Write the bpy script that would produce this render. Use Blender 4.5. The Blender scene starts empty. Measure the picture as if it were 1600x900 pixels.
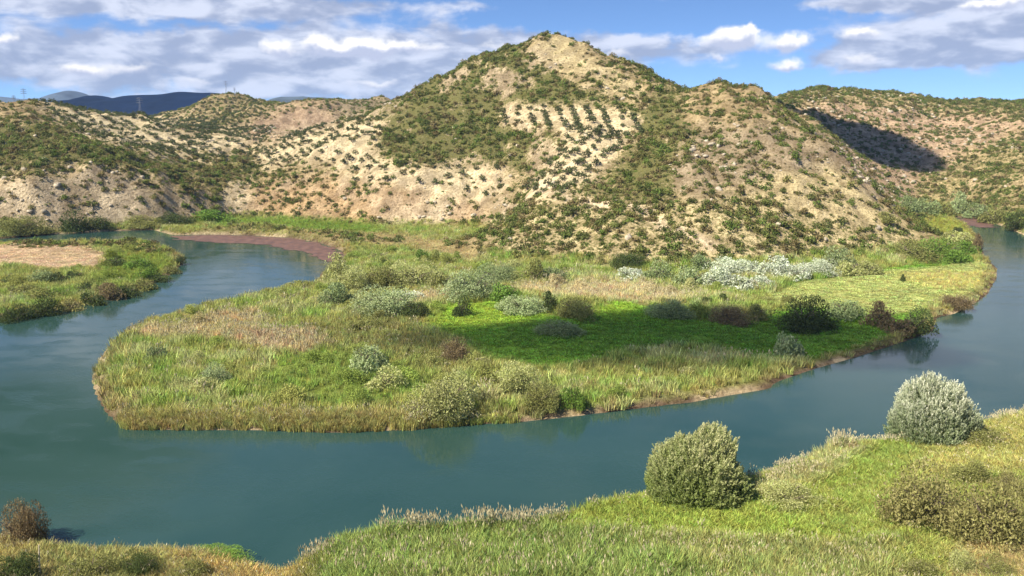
import bpy, math, random
import numpy as np
from math import radians, sin, cos, tan, pi

random.seed(7)
RNG = np.random.default_rng(7)
scene = bpy.context.scene
COL = scene.collection

# ------------------------------------------------------------------ camera
EYE_H, FOCAL, PITCH = 50.0, 1386.0, math.atan(265 / 1386.0)
cam_data = bpy.data.cameras.new("camera")
cam = bpy.data.objects.new("camera", cam_data)
COL.objects.link(cam)
cam.location = (0, 0, EYE_H)
cam.rotation_euler = (pi / 2 - PITCH, 0, 0)
cam_data.sensor_width = 36.0
cam_data.lens = 36.0 * FOCAL / 1600.0
cam_data.clip_start, cam_data.clip_end = 0.5, 20000
scene.camera = cam

# ------------------------------------------------------------------ light
SUN_EL, SUN_AZ = radians(47), radians(-124)       # azimuth from +y towards +x
SUN_DIR = np.array([cos(SUN_EL) * sin(SUN_AZ), cos(SUN_EL) * cos(SUN_AZ), sin(SUN_EL)])
sun_data = bpy.data.lights.new("sun", 'SUN')
sun_data.energy, sun_data.angle, sun_data.color = 4.9, radians(0.5), (1.0, 0.93, 0.80)
sun = bpy.data.objects.new("sun", sun_data)
COL.objects.link(sun)
sun.rotation_euler = (pi / 2 - SUN_EL, 0, -SUN_AZ + pi)
sun.location = (0, 0, 900)
scene.view_settings.view_transform = 'Standard'
scene.view_settings.look = 'None'
scene.view_settings.exposure = 1.0
scene.view_settings.gamma = 1.0
scene.cycles.max_bounces = 6
scene.cycles.diffuse_bounces = 2
scene.cycles.glossy_bounces = 2
scene.cycles.transmission_bounces = 3
scene.cycles.transparent_max_bounces = 6
scene.cycles.volume_bounces = 0


class Nodes:
    """small helper to wire shader nodes"""
    def __init__(self, tree):
        self.t = tree
        tree.nodes.clear()

    def n(self, kind, **kw):
        nd = self.t.nodes.new(kind)
        for k, v in kw.items():
            setattr(nd, k, v)
        return nd

    def put(self, sock, v):
        if hasattr(v, 'is_output') or isinstance(v, bpy.types.NodeSocket):
            self.t.links.new(v, sock)
        else:
            sock.default_value = v

    def math(self, op, a, b=0.0, c=None, clamp=False):
        nd = self.n('ShaderNodeMath', operation=op, use_clamp=clamp)
        self.put(nd.inputs[0], a)
        self.put(nd.inputs[1], b)
        if c is not None:
            self.put(nd.inputs[2], c)
        return nd.outputs[0]

    def mix(self, f, a, b, mode='MIX'):
        nd = self.n('ShaderNodeMix', data_type='RGBA', blend_type=mode)
        self.put(nd.inputs[0], f)
        for i, v in ((6, a), (7, b)):
            if isinstance(v, (tuple, list)) and len(v) == 3:
                v = (*v, 1)
            self.put(nd.inputs[i], v)
        return nd.outputs[2]

    def noise(self, vec, scale, detail=4, rough=0.55, dist=0.0):
        nd = self.n('ShaderNodeTexNoise')
        if vec is not None:
            self.put(nd.inputs['Vector'], vec)
        nd.inputs['Scale'].default_value = scale
        nd.inputs['Detail'].default_value = detail
        nd.inputs['Roughness'].default_value = rough
        nd.inputs['Distortion'].default_value = dist
        return nd

    def ramp(self, f, lo, hi, a=0.0, b=1.0):
        nd = self.n('ShaderNodeMapRange', interpolation_type='SMOOTHSTEP')
        self.put(nd.inputs[0], f)
        for i, v in zip((1, 2, 3, 4), (lo, hi, a, b)):
            nd.inputs[i].default_value = v
        return nd.outputs[0]


# ------------------------------------------------------------------ sky
def ang(px, py):
    """direction (azimuth, elevation) of a point of the sky seen over the skyline"""
    r, u = (px - 800) / FOCAL, (450 - py) / FOCAL
    d = np.array([r, cos(PITCH) + u * sin(PITCH), -sin(PITCH) + u * cos(PITCH)])
    d /= np.linalg.norm(d)
    return math.atan2(d[0], d[1]), math.asin(d[2])


world = bpy.data.worlds.new("World")
scene.world = world
world.use_nodes = True
W = Nodes(world.node_tree)
tc = W.n('ShaderNodeTexCoord')
sep = W.n('ShaderNodeSeparateXYZ')
W.put(sep.inputs[0], tc.outputs['Generated'])
X, Y, Z = sep.outputs
sky = W.n('ShaderNodeTexSky', sky_type='NISHITA', sun_disc=False)
sky.sun_elevation, sky.sun_rotation = SUN_EL, SUN_AZ
sky.altitude, sky.air_density, sky.dust_density, sky.ozone_density = 300, 1.0, 0.1, 2.5
lift = W.n('ShaderNodeCombineXYZ')
W.put(lift.inputs[0], X)
W.put(lift.inputs[1], Y)
W.put(lift.inputs[2], W.math('MULTIPLY_ADD', W.math('MAXIMUM', Z, 0.0), 2.2, 0.10))
nrm = W.n('ShaderNodeVectorMath', operation='NORMALIZE')
W.put(nrm.inputs[0], lift.outputs[0])
W.put(sky.inputs[0], nrm.outputs[0])
blue = W.mix(1.0, sky.outputs[0], (0.69, 0.83, 0.99), 'MULTIPLY')
# cloud sheet seen in perspective
flat = W.n('ShaderNodeMapping')
W.put(flat.inputs['Vector'], tc.outputs['Generated'])
flat.inputs['Scale'].default_value = (1, 1, 2.8)
n_big = W.noise(flat.outputs[0], 6.5, 8, 0.60, 0.25)
n_fine = W.noise(flat.outputs[0], 15.0, 5, 0.52, 0.3)
lit = W.n('ShaderNodeMapping')              # the same field a little nearer the sun: its difference shades the billows
W.put(lit.inputs['Vector'], flat.outputs[0])
lit.inputs['Location'].default_value = (-0.012, -0.006, 0.030)
n_lit = W.noise(lit.outputs[0], 15.0, 5, 0.52, 0.3)
az = W.math('ARCTAN2', X, Y)
el = W.math('ARCSINE', Z)
w1 = W.noise(tc.outputs['Generated'], 26, 4, 0.6)
w2 = W.noise(tc.outputs['Generated'], 31, 4, 0.6)
az_w = W.math('ADD', az, W.math('MULTIPLY_ADD', w1.outputs[0], 0.05, -0.025))
el_w = W.math('ADD', el, W.math('MULTIPLY_ADD', w2.outputs[0], 0.026, -0.013))


def blobs(lst):
    tot = top = None
    for px, py, rx, ry, amp in lst:
        a, e = ang(px, py)
        dx = W.math('MULTIPLY_ADD', az_w, FOCAL / rx, -a * FOCAL / rx)
        dy = W.math('MULTIPLY_ADD', el_w, FOCAL / ry, -e * FOCAL / ry)
        d2 = W.math('ADD', W.math('MULTIPLY', dx, dx), W.math('MULTIPLY', dy, dy))
        g = W.math('MULTIPLY', W.math('EXPONENT', W.math('MULTIPLY', d2, -1.0)), amp)
        t = W.math('MULTIPLY', g, dy)
        tot = g if tot is None else W.math('ADD', tot, g)
        top = t if top is None else W.math('ADD', top, t)
    return tot, top


sheet, _ = blobs([(180, 2, 300, 20, .95), (420, 8, 90, 12, .5), (60, 85, 160, 34, .7), (300, 70, 240, 26, .55),
                  (260, 120, 420, 26, .6), (600, 62, 220, 36, .75), (620, 120, 220, 22, .6), (900, 70, 150, 30, .45),
                  (1020, 85, 120, 24, .5), (1450, 78, 130, 22, .8), (1560, 60, 110, 42, .8), (1400, 4, 170, 12, .9),
                  (1340, 90, 60, 14, .6), (740, 12, 160, 10, .5), (1600, -190, 420, 140, .85), (150, -170, 520, 110, .45), (900, 22, 230, 24, -.55), (1190, 25, 130, 26, -.6), (1250, 130, 250, 22, -.35), (330, 38, 140, 10, -.35)])
puff, ptop = blobs([(427, 78, 24, 14, .9), (510, 74, 40, 14, .9), (570, 72, 42, 14, .9), (640, 76, 50, 12, .8),
                    (130, 110, 38, 12, .8), (215, 104, 32, 10, .6), (1147, 62, 36, 17, 1.25), (1180, 48, 8, 14, .8),
                    (1232, 68, 28, 12, .95), (1230, 100, 24, 10, .85), (1335, 54, 32, 11, .85), (1335, 92, 40, 11, .5),
                    (10, 60, 18, 9, .7), (760, 76, 36, 10, .5), (1545, 4, 50, 9, .9), (960, 88, 40, 9, .5),
                    (1118, 94, 18, 8, .5), (330, 128, 60, 8, .4), (600, 130, 60, 8, .5)])
cov = W.math('ADD', W.math('MULTIPLY', sheet, 0.46), n_big.outputs[0])
cov = W.math('ADD', cov, W.math('MULTIPLY_ADD', n_fine.outputs[0], 0.36, -0.18))
sheet_m = W.ramp(cov, 0.55, 0.78)
puff_n = W.math('ADD', puff, W.math('MULTIPLY_ADD', n_fine.outputs[0], 1.1, -0.55))
puff_m = W.ramp(puff_n, 0.22, 0.75)
relief_ = W.math('SUBTRACT', n_fine.outputs[0], n_lit.outputs[0])
grey = W.mix(W.ramp(relief_, -0.14, 0.18), (2.0, 2.3, 3.15), (4.2, 4.4, 5.1))
white = W.mix(W.ramp(ptop, -0.35, 0.25), (2.9, 3.2, 4.2), (5.9, 5.8, 5.8))
c1 = W.mix(W.math('MULTIPLY', sheet_m, 0.88), blue, grey)
c2 = W.mix(puff_m, c1, white)
bg = W.n('ShaderNodeBackground')
W.put(bg.inputs[0], c2)
bg.inputs[1].default_value = 0.10
wo = W.n('ShaderNodeOutputWorld')
W.t.links.new(bg.outputs[0], wo.inputs[0])
world.cycles.sampling_method = 'MANUAL'
world.cycles.sample_map_resolution = 512


# ------------------------------------------------------------------ survey helpers
def ray(px, py):
    r, u = (px - 800) / FOCAL, (450 - py) / FOCAL
    return r, cos(PITCH) + u * sin(PITCH), -sin(PITCH) + u * cos(PITCH)


def at(px, py, Yd):
    r, f, z = ray(px, py)
    return (r * Yd / f, Yd, EYE_H + z * Yd / f)


def ground(px, py, z=0.0):
    r, f, dz = ray(px, py)
    t = (z - EYE_H) / dz
    return (r * t, f * t)


def survey(x, y, z):
    x, y, z = np.asarray(x, float), np.asarray(y, float), np.asarray(z, float)
    dep = np.maximum(y * cos(PITCH) - (z - EYE_H) * sin(PITCH), 1.0)
    up = y * sin(PITCH) + (z - EYE_H) * cos(PITCH)
    return 800 + FOCAL * x / dep, 450 - FOCAL * up / dep, dep


def inpoly(px, py, poly):
    inside = np.zeros(np.shape(px), bool)
    n = len(poly)
    for i in range(n):
        x0, y0 = poly[i]
        x1, y1 = poly[(i + 1) % n]
        if y0 == y1:
            continue
        c = (py < y0) != (py < y1)
        inside ^= c & (px < (x1 - x0) * (py - y0) / (y1 - y0) + x0)
    return inside


def polydist(x, y, poly):
    best = np.full(np.shape(x), 1e9)
    n = len(poly)
    for i in range(n):
        ax, ay = poly[i]
        bx, by = poly[(i + 1) % n]
        dx, dy = bx - ax, by - ay
        l2 = dx * dx + dy * dy + 1e-9
        t = np.clip(((x - ax) * dx + (y - ay) * dy) / l2, 0, 1)
        best = np.minimum(best, (x - ax - t * dx) ** 2 + (y - ay - t * dy) ** 2)
    return np.sqrt(best)


TAB = RNG.random((256, 256))


def vnoise(x, y, s=0):
    x = np.asarray(x, float) + 37.3 * s
    y = np.asarray(y, float) + 91.7 * s
    xi, yi = np.floor(x).astype(int), np.floor(y).astype(int)
    fx, fy = x - xi, y - yi
    fx, fy = fx * fx * (3 - 2 * fx), fy * fy * (3 - 2 * fy)
    a, b = TAB[xi & 255, yi & 255], TAB[(xi + 1) & 255, yi & 255]
    c, d = TAB[xi & 255, (yi + 1) & 255], TAB[(xi + 1) & 255, (yi + 1) & 255]
    return (a * (1 - fx) + b * fx) * (1 - fy) + (c * (1 - fx) + d * fx) * fy


def fbm(x, y, s=0, o=4):
    t, a, n = 0, 1.0, 0
    for k in range(o):
        t = t + a * vnoise(x * 2 ** k, y * 2 ** k, s + k * 3)
        n += a
        a *= 0.5
    return t / n


def ridged(x, y, s=0, o=4):
    t, a, n = 0, 1.0, 0
    for k in range(o):
        t = t + a * (1 - np.abs(2 * vnoise(x * 2 ** k, y * 2 ** k, s + k * 5) - 1))
        n += a
        a *= 0.5
    return t / n


def sstep(x, a, b):
    t = np.clip((x - a) / (b - a), 0, 1)
    return t * t * (3 - 2 * t)


# ------------------------------------------------------------------ river outline (traced, laid on the water plane)
FRONT_SHORE = [(-250, 852), (0, 852), (100, 866), (200, 869), (330, 872), (380, 890), (440, 906), (480, 893), (520, 866),
               (580, 848), (700, 840), (800, 840), (870, 818), (930, 797), (1000, 782), (1100, 766), (1180, 753),
               (1230, 738), (1280, 718), (1310, 702), (1400, 697), (1500, 682), (1540, 669), (1600, 652), (1850, 600)]
RIGHT_BANK = [(1950, 500), (1700, 408), (1600, 367), (1570, 354), (1545, 346), (1515, 340), (1490, 340)]
PENINSULA_SHORE = [(1495, 345), (1512, 352), (1528, 370), (1537, 400), (1557, 420), (1555, 436), (1541, 460), (1525, 472),
                   (1490, 490), (1462, 496), (1456, 516), (1420, 531), (1340, 557), (1270, 576), (1212, 596), (1200, 607),
                   (1140, 617), (1080, 628), (1000, 637), (920, 647), (830, 657), (740, 663), (640, 671), (520, 675),
                   (400, 671), (300, 671), (200, 670), (170, 646), (152, 616), (146, 592), (158, 560), (180, 532),
                   (230, 503), (330, 479), (420, 459), (490, 446), (505, 425), (540, 406), (536, 392), (500, 379),
                   (450, 371), (380, 367), (320, 366), (270, 367), (240, 359)]
CLIFF_FOOT = [(170, 361), (110, 364), (60, 368), (0, 373), (-100, 378), (-250, 385)]
SPIT_SHORE = [(-250, 392), (-100, 384), (0, 379), (100, 378), (170, 377), (230, 385), (275, 395), (288, 403), (284, 413),
              (262, 431), (200, 461), (100, 483), (0, 500), (-100, 520), (-250, 545)]
RIVER = [ground(*p) for p in FRONT_SHORE + RIGHT_BANK + PENINSULA_SHORE + CLIFF_FOOT + SPIT_SHORE]

# ------------------------------------------------------------------ relief: surveyed heights
S = [  # left hill and its cliffs
    (-150, 380, 372), (-150, 320, 388), (-150, 250, 430), (-150, 185, 520),
    (0, 371, 382), (0, 330, 390), (0, 280, 402), (0, 220, 455), (0, 162, 545),
    (60, 366, 388), (60, 320, 394), (60, 272, 404), (60, 210, 465), (50, 157, 550),
    (110, 362, 394), (110, 310, 402), (110, 265, 414), (110, 215, 470), (105, 170, 560),
    (170, 359, 402), (170, 310, 409), (170, 270, 420), (170, 225, 475), (170, 181, 580),
    (240, 355, 410), (240, 310, 418), (240, 275, 432), (240, 235, 480), (240, 193, 600),
    (290, 350, 420), (300, 310, 432), (310, 270, 470), (325, 235, 520), (340, 212, 600),
    # rows hill and pink hump
    (350, 148, 900), (322, 160, 890), (295, 178, 880), (262, 196, 860), (390, 156, 900), (420, 165, 880), (350, 190, 780), (300, 205, 720), (400, 205, 720),
    (440, 172, 800), (480, 166, 800), (520, 176, 800), (450, 205, 700), (560, 156, 860), (590, 154, 860), (620, 165, 860),
    # main hill, left flank
    (360, 338, 440), (360, 300, 455), (370, 262, 490),
    (400, 340, 445), (400, 310, 453), (400, 280, 475), (400, 250, 505), (400, 235, 530),
    (500, 352, 425), (500, 310, 438), (500, 270, 457), (500, 230, 492), (500, 199, 540),
    (600, 359, 405), (600, 310, 419), (600, 270, 434), (600, 220, 472), (600, 166, 545),
    (650, 143, 540), (700, 361, 402), (700, 310, 416), (700, 260, 432), (700, 200, 467), (700, 150, 503), (700, 113, 534),
    (770, 372, 388), (775, 335, 398), (790, 290, 412), (790, 230, 441), (790, 160, 482), (790, 79, 537),
    # front spur and centre
    (790, 406, 307), (800, 360, 332), (835, 312, 362), (850, 270, 397),
    (860, 415, 300), (860, 380, 313), (860, 340, 332), (860, 300, 357), (860, 250, 391), (860, 200, 429), (860, 150, 466), (860, 100, 496), (860, 56, 522),
    (905, 66, 520), (950, 425, 289), (950, 390, 301), (950, 340, 321), (950, 300, 346), (950, 250, 381), (950, 200, 421), (950, 150, 461), (950, 92, 512),
    (1050, 430, 285), (1050, 390, 299), (1050, 350, 316), (1050, 300, 341), (1050, 250, 369), (1050, 200, 401), (1050, 160, 441), (1050, 129, 485), (1095, 137, 480),
    (1150, 420, 291), (1150, 380, 304), (1150, 330, 323), (1150, 290, 341), (1150, 240, 366), (1150, 190, 396), (1150, 152, 431), (1150, 131, 462), (1185, 141, 458),
    (1215, 172, 432), (1235, 198, 412), (1250, 405, 306), (1250, 360, 321), (1250, 310, 341), (1250, 265, 361), (1265, 212, 396),
    (1300, 228, 385), (1320, 400, 313), (1320, 350, 331), (1320, 300, 351), (1330, 262, 374),
    (1380, 398, 316), (1380, 360, 336), (1385, 318, 362), (1440, 393, 324), (1430, 352, 352), (1420, 345, 380), (1500, 398, 320),
    # ravine and far ridge
    (1400, 318, 470), (1340, 270, 480), (1310, 225, 520), (1250, 190, 540), (1200, 165, 560),
    (1480, 328, 475), (1440, 315, 520), (1400, 250, 585), (1330, 215, 600), (1300, 175, 645), (1300, 146, 705), (1240, 150, 690),
    (1350, 145, 720), (1400, 149, 740), (1450, 155, 745), (1500, 161, 750), (1560, 163, 740), (1640, 163, 720),
    (1470, 270, 560), (1500, 205, 650), (1560, 190, 640),
    # right slope
    (1540, 318, 480), (1560, 270, 520), (1600, 225, 580), (1600, 300, 470), (1600, 350, 425), (1640, 340, 425), (1700, 250, 520), (1720, 390, 380),
    (1800, 300, 430), (1750, 200, 620),
]
CP = [at(*p) for p in S]
RIDGE = [(560, 181, 545), (600, 166, 545), (650, 143, 540), (700, 113, 534), (740, 94, 535), (790, 76, 537), (825, 61, 530), (860, 54, 522), (885, 57, 521), (905, 66, 520),
         (945, 88, 514), (1000, 108, 500), (1036, 124, 490), (1070, 134, 484), (1100, 137, 480), (1150, 131, 462), (1170, 131, 460), (1190, 142, 456)]
for a_, b_, d_ in RIDGE:
    p_ = at(a_, b_, d_)
    CP.append((p_[0] * 1.07, p_[1] * 1.07, EYE_H + (p_[2] - EYE_H) * .8 - 9))
    if (a_, b_, d_) not in S:
        CP.append(p_)
CP += [(-60, 640, 62), (30, 640, 70), (30, 760, 40), (120, 640, 52), (120, 600, 66), (180, 760, 55), (-40, 760, 40), (-150, 650, 34),
       (-180, 760, 34), (-260, 640, 40), (60, 900, 35), (250, 900, 45), (420, 880, 50), (-500, 700, 45), (-420, 560, 55), (-560, 900, 40),
       (-200, 1050, 40), (-380, 1050, 40), (520, 650, 50), (480, 480, 40), (0, 1100, 30), (300, 1100, 35), (620, 900, 45), (-700, 500, 50)]
# flat valley floor
for p in [(300, 360), (430, 355), (550, 366), (650, 374), (720, 395), (640, 420), (560, 430), (700, 450), (820, 450), (900, 460), (1000, 470),
          (1100, 460), (1200, 470), (1300, 450), (1400, 430), (1500, 430), (1350, 500), (1200, 530), (1000, 550), (800, 560), (650, 530),
          (500, 500), (400, 550), (300, 600), (500, 620), (700, 630), (900, 610), (200, 600), (330, 500), (250, 540), (1100, 600),
          (100, 400), (20, 440), (180, 430), (-120, 440), (50, 720), (300, 760), (600, 740), (900, 720), (1200, 640), (1400, 600),
          (1580, 500), (1570, 410), (1520, 350), (1800, 520), (450, 400), (100, 560), (-100, 620), (200, 376), (40, 376), (1455, 350), (1490, 350)]:
    gx, gy = ground(*p, z=1.0)
    CP.append((gx, gy, 1.0))
for p, h in [((100, 880), 1.2), ((300, 890), 1.2), ((600, 880), 1.3), ((900, 860), 1.3), ((1150, 830), 1.3), ((1400, 800), 1.6),
             ((1580, 760), 3.2), ((1590, 700), 2.4), ((1450, 710), 1.4), ((1800, 700), 4.0), ((1600, 880), 3.2), ((-200, 880), 1.6)]:
    gx, gy = ground(*p, z=h)
    CP.append((gx, gy, h))
CP += [(-120, 84, 2), (-40, 84, 2), (40, 84, 2), (110, 84, 3.5), (-120, 50, 13), (0, 55, 11), (120, 50, 14), (0, 20, 34), (-100, 15, 38), (100, 15, 38),
       (0, 0, 47.5), (-100, 0, 46), (100, 0, 46), (0, -60, 60), (-150, -60, 58), (150, -60, 58), (300, 100, 8), (-300, 100, 6), (350, 200, 5), (-330, 230, 4),
       (420, 330, 30), (-360, 330, 6), (300, 20, 40), (-300, 20, 40), (-480, 400, 45)]
CP = np.array(CP)


def tps_fit(P, lam=0.002):
    q = P[:, :2] / 100.0
    d2 = ((q[:, None] - q[None]) ** 2).sum(-1)
    K = 0.5 * d2 * np.log(d2 + 1e-12)
    n = len(P)
    A = np.zeros((n + 3, n + 3))
    A[:n, :n] = K + lam * np.eye(n)
    A[:n, n] = A[n, :n] = 1
    A[:n, n + 1:] = q
    A[n + 1:, :n] = q.T
    b = np.zeros(n + 3)
    b[:n] = P[:, 2]
    return q, np.linalg.solve(A, b)


TQ, TW = tps_fit(CP)


def tps(x, y):
    x, y = x / 100.0, y / 100.0
    out = TW[-3] + TW[-2] * x + TW[-1] * y
    for (a, b), w in zip(TQ, TW):
        d2 = (x - a) ** 2 + (y - b) ** 2
        out = out + w * 0.5 * d2 * np.log(d2 + 1e-12)
    return out


def axis(segs):
    """segments (start, end, step); geometric growth when the step is a tuple"""
    out = []
    for a, b, s in segs:
        if isinstance(s, tuple):
            v, st = a, s[0]
            while v < b:
                out.append(v)
                v += st
                st *= s[1]
        else:
            out += list(np.arange(a, b, s))
    return out


half = axis([(0, 300, 2.0), (300, 440, 3.0), (440, 5200, (6, 1.14))]) + [5200]
GX = np.array(sorted({-v for v in half} | set(half)))
GY = np.array(axis([(-60, 78, 6.0), (78, 300, 1.7), (300, 545, 1.7), (545, 760, 2.6), (760, 1000, 5.0), (1000, 5200, (9, 1.14))]) + [5200])
MX, MY = np.meshgrid(GX, GY)


def relief(x, y):
    z = tps(np.clip(x, -750, 750), np.clip(y, -60, 1150))
    out = np.maximum(np.abs(x) - 520, y - 1000)
    w = sstep(out, 0, 260)
    z = z * (1 - w) + w * (26 + 24 * fbm(x / 300, y / 300, 5))
    hill = sstep(z, 3.0, 16.0) * sstep(y, 150, 300)
    wx = x + 14 * (fbm(x / 40, y / 40, 21) - 0.5)
    wy = y + 14 * (fbm(x / 40, y / 40, 23) - 0.5)
    g = ridged(wx / 58, wy / 80, 2, 4)
    cl = sstep(-x, 70, 110) * (1 - sstep(y, 430, 475))
    z = z + hill * cl * 9.0 * (ridged((wx + .55 * y) / 27, y / 95, 14, 3) - .68)
    z = z + hill * 6.0 * (ridged((wx + .3 * wy) / 26, (wy - .3 * wx) / 44, 17, 3) - .66)
    z = z + hill * (9.5 * (g - 0.66) + 4.6 * (fbm(x / 11, y / 11, 8, 4) - 0.5) + 1.8 * (ridged(x / 5.5, y / 5.5, 9, 2) - 0.6))
    z = np.where(y < 150, np.maximum(z, 0.5), np.maximum(z, 0.55))
    return z + 0.35 * (fbm(x / 7, y / 7, 11, 3) - 0.5)


Z0 = relief(MX, MY)
for pass_ in range(2):          # pull the relief back onto the surveyed points that carry it
    i_ = np.clip(np.searchsorted(GX, CP[:, 0]), 0, len(GX) - 1)
    j_ = np.clip(np.searchsorted(GY, CP[:, 1]), 0, len(GY) - 1)
    err = np.where(CP[:, 2] > 4, CP[:, 2] - Z0[j_, i_], 0)
    num, den_ = np.zeros(MX.shape), np.full(MX.shape, .35)
    for (a_, b_, c_), e_ in zip(CP, err):
        if abs(a_) < 600 and 250 < b_ < 1000 and c_ > 4:
            ia, ib = np.searchsorted(GX, (a_ - 55, a_ + 55))
            ja, jb = np.searchsorted(GY, (b_ - 55, b_ + 55))
            w_ = np.exp(-((MX[ja:jb, ia:ib] - a_) ** 2 + (MY[ja:jb, ia:ib] - b_) ** 2) / (2 * 17 ** 2))
            num[ja:jb, ia:ib] += w_ * e_
            den_[ja:jb, ia:ib] += w_
    Z0 = np.where(MY > 150, np.maximum(Z0 + num / den_, .6), Z0)
near = (np.abs(MX) < 480) & (MY > 60) & (MY < 700)
SD = np.full(MX.shape, 500.0)
SD[near] = polydist(MX[near], MY[near], RIVER) * np.where(inpoly(MX[near], MY[near], RIVER), -1, 1)
shore_w = sstep(SD, 0.0, 6.0)
bank = np.minimum(Z0, 0.15 + 0.22 * np.maximum(SD, 0) + 0.35 * np.maximum(SD, 0) ** 1.35)
HZ = np.where(SD < 0, np.maximum(-3.0, 0.35 * SD), bank)


def height(x, y, grid=None):
    g = HZ if grid is None else grid
    i = np.clip(np.searchsorted(GX, x) - 1, 0, len(GX) - 2)
    j = np.clip(np.searchsorted(GY, y) - 1, 0, len(GY) - 2)
    fx = np.clip((x - GX[i]) / (GX[i + 1] - GX[i]), 0, 1)
    fy = np.clip((y - GY[j]) / (GY[j + 1] - GY[j]), 0, 1)
    return (g[j, i] * (1 - fx) + g[j, i + 1] * fx) * (1 - fy) + (g[j + 1, i] * (1 - fx) + g[j + 1, i + 1] * fx) * fy


def shown(x, y, z, tol=2.0):
    """True where a point can be seen from near the viewpoint"""
    ok = np.ones(np.shape(x), bool)
    for t in np.linspace(0.25, 0.985, 46):
        ok &= height(x * t, y * t) < EYE_H + (z - EYE_H) * t + tol
    return ok


# ------------------------------------------------------------------ land cover
SOILS = dict(cream=(.66, .55, .36), tan=(.335, .258, .145), pale=(.58, .485, .31), orange=(.42, .295, .165), pink=(.37, .27, .18), rock=(.29, .23, .15), white=(.56, .45, .29),
             yellow=(.45, .37, .21), green=(.10, .12, .035), straw=(.36, .31, .15))
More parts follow.
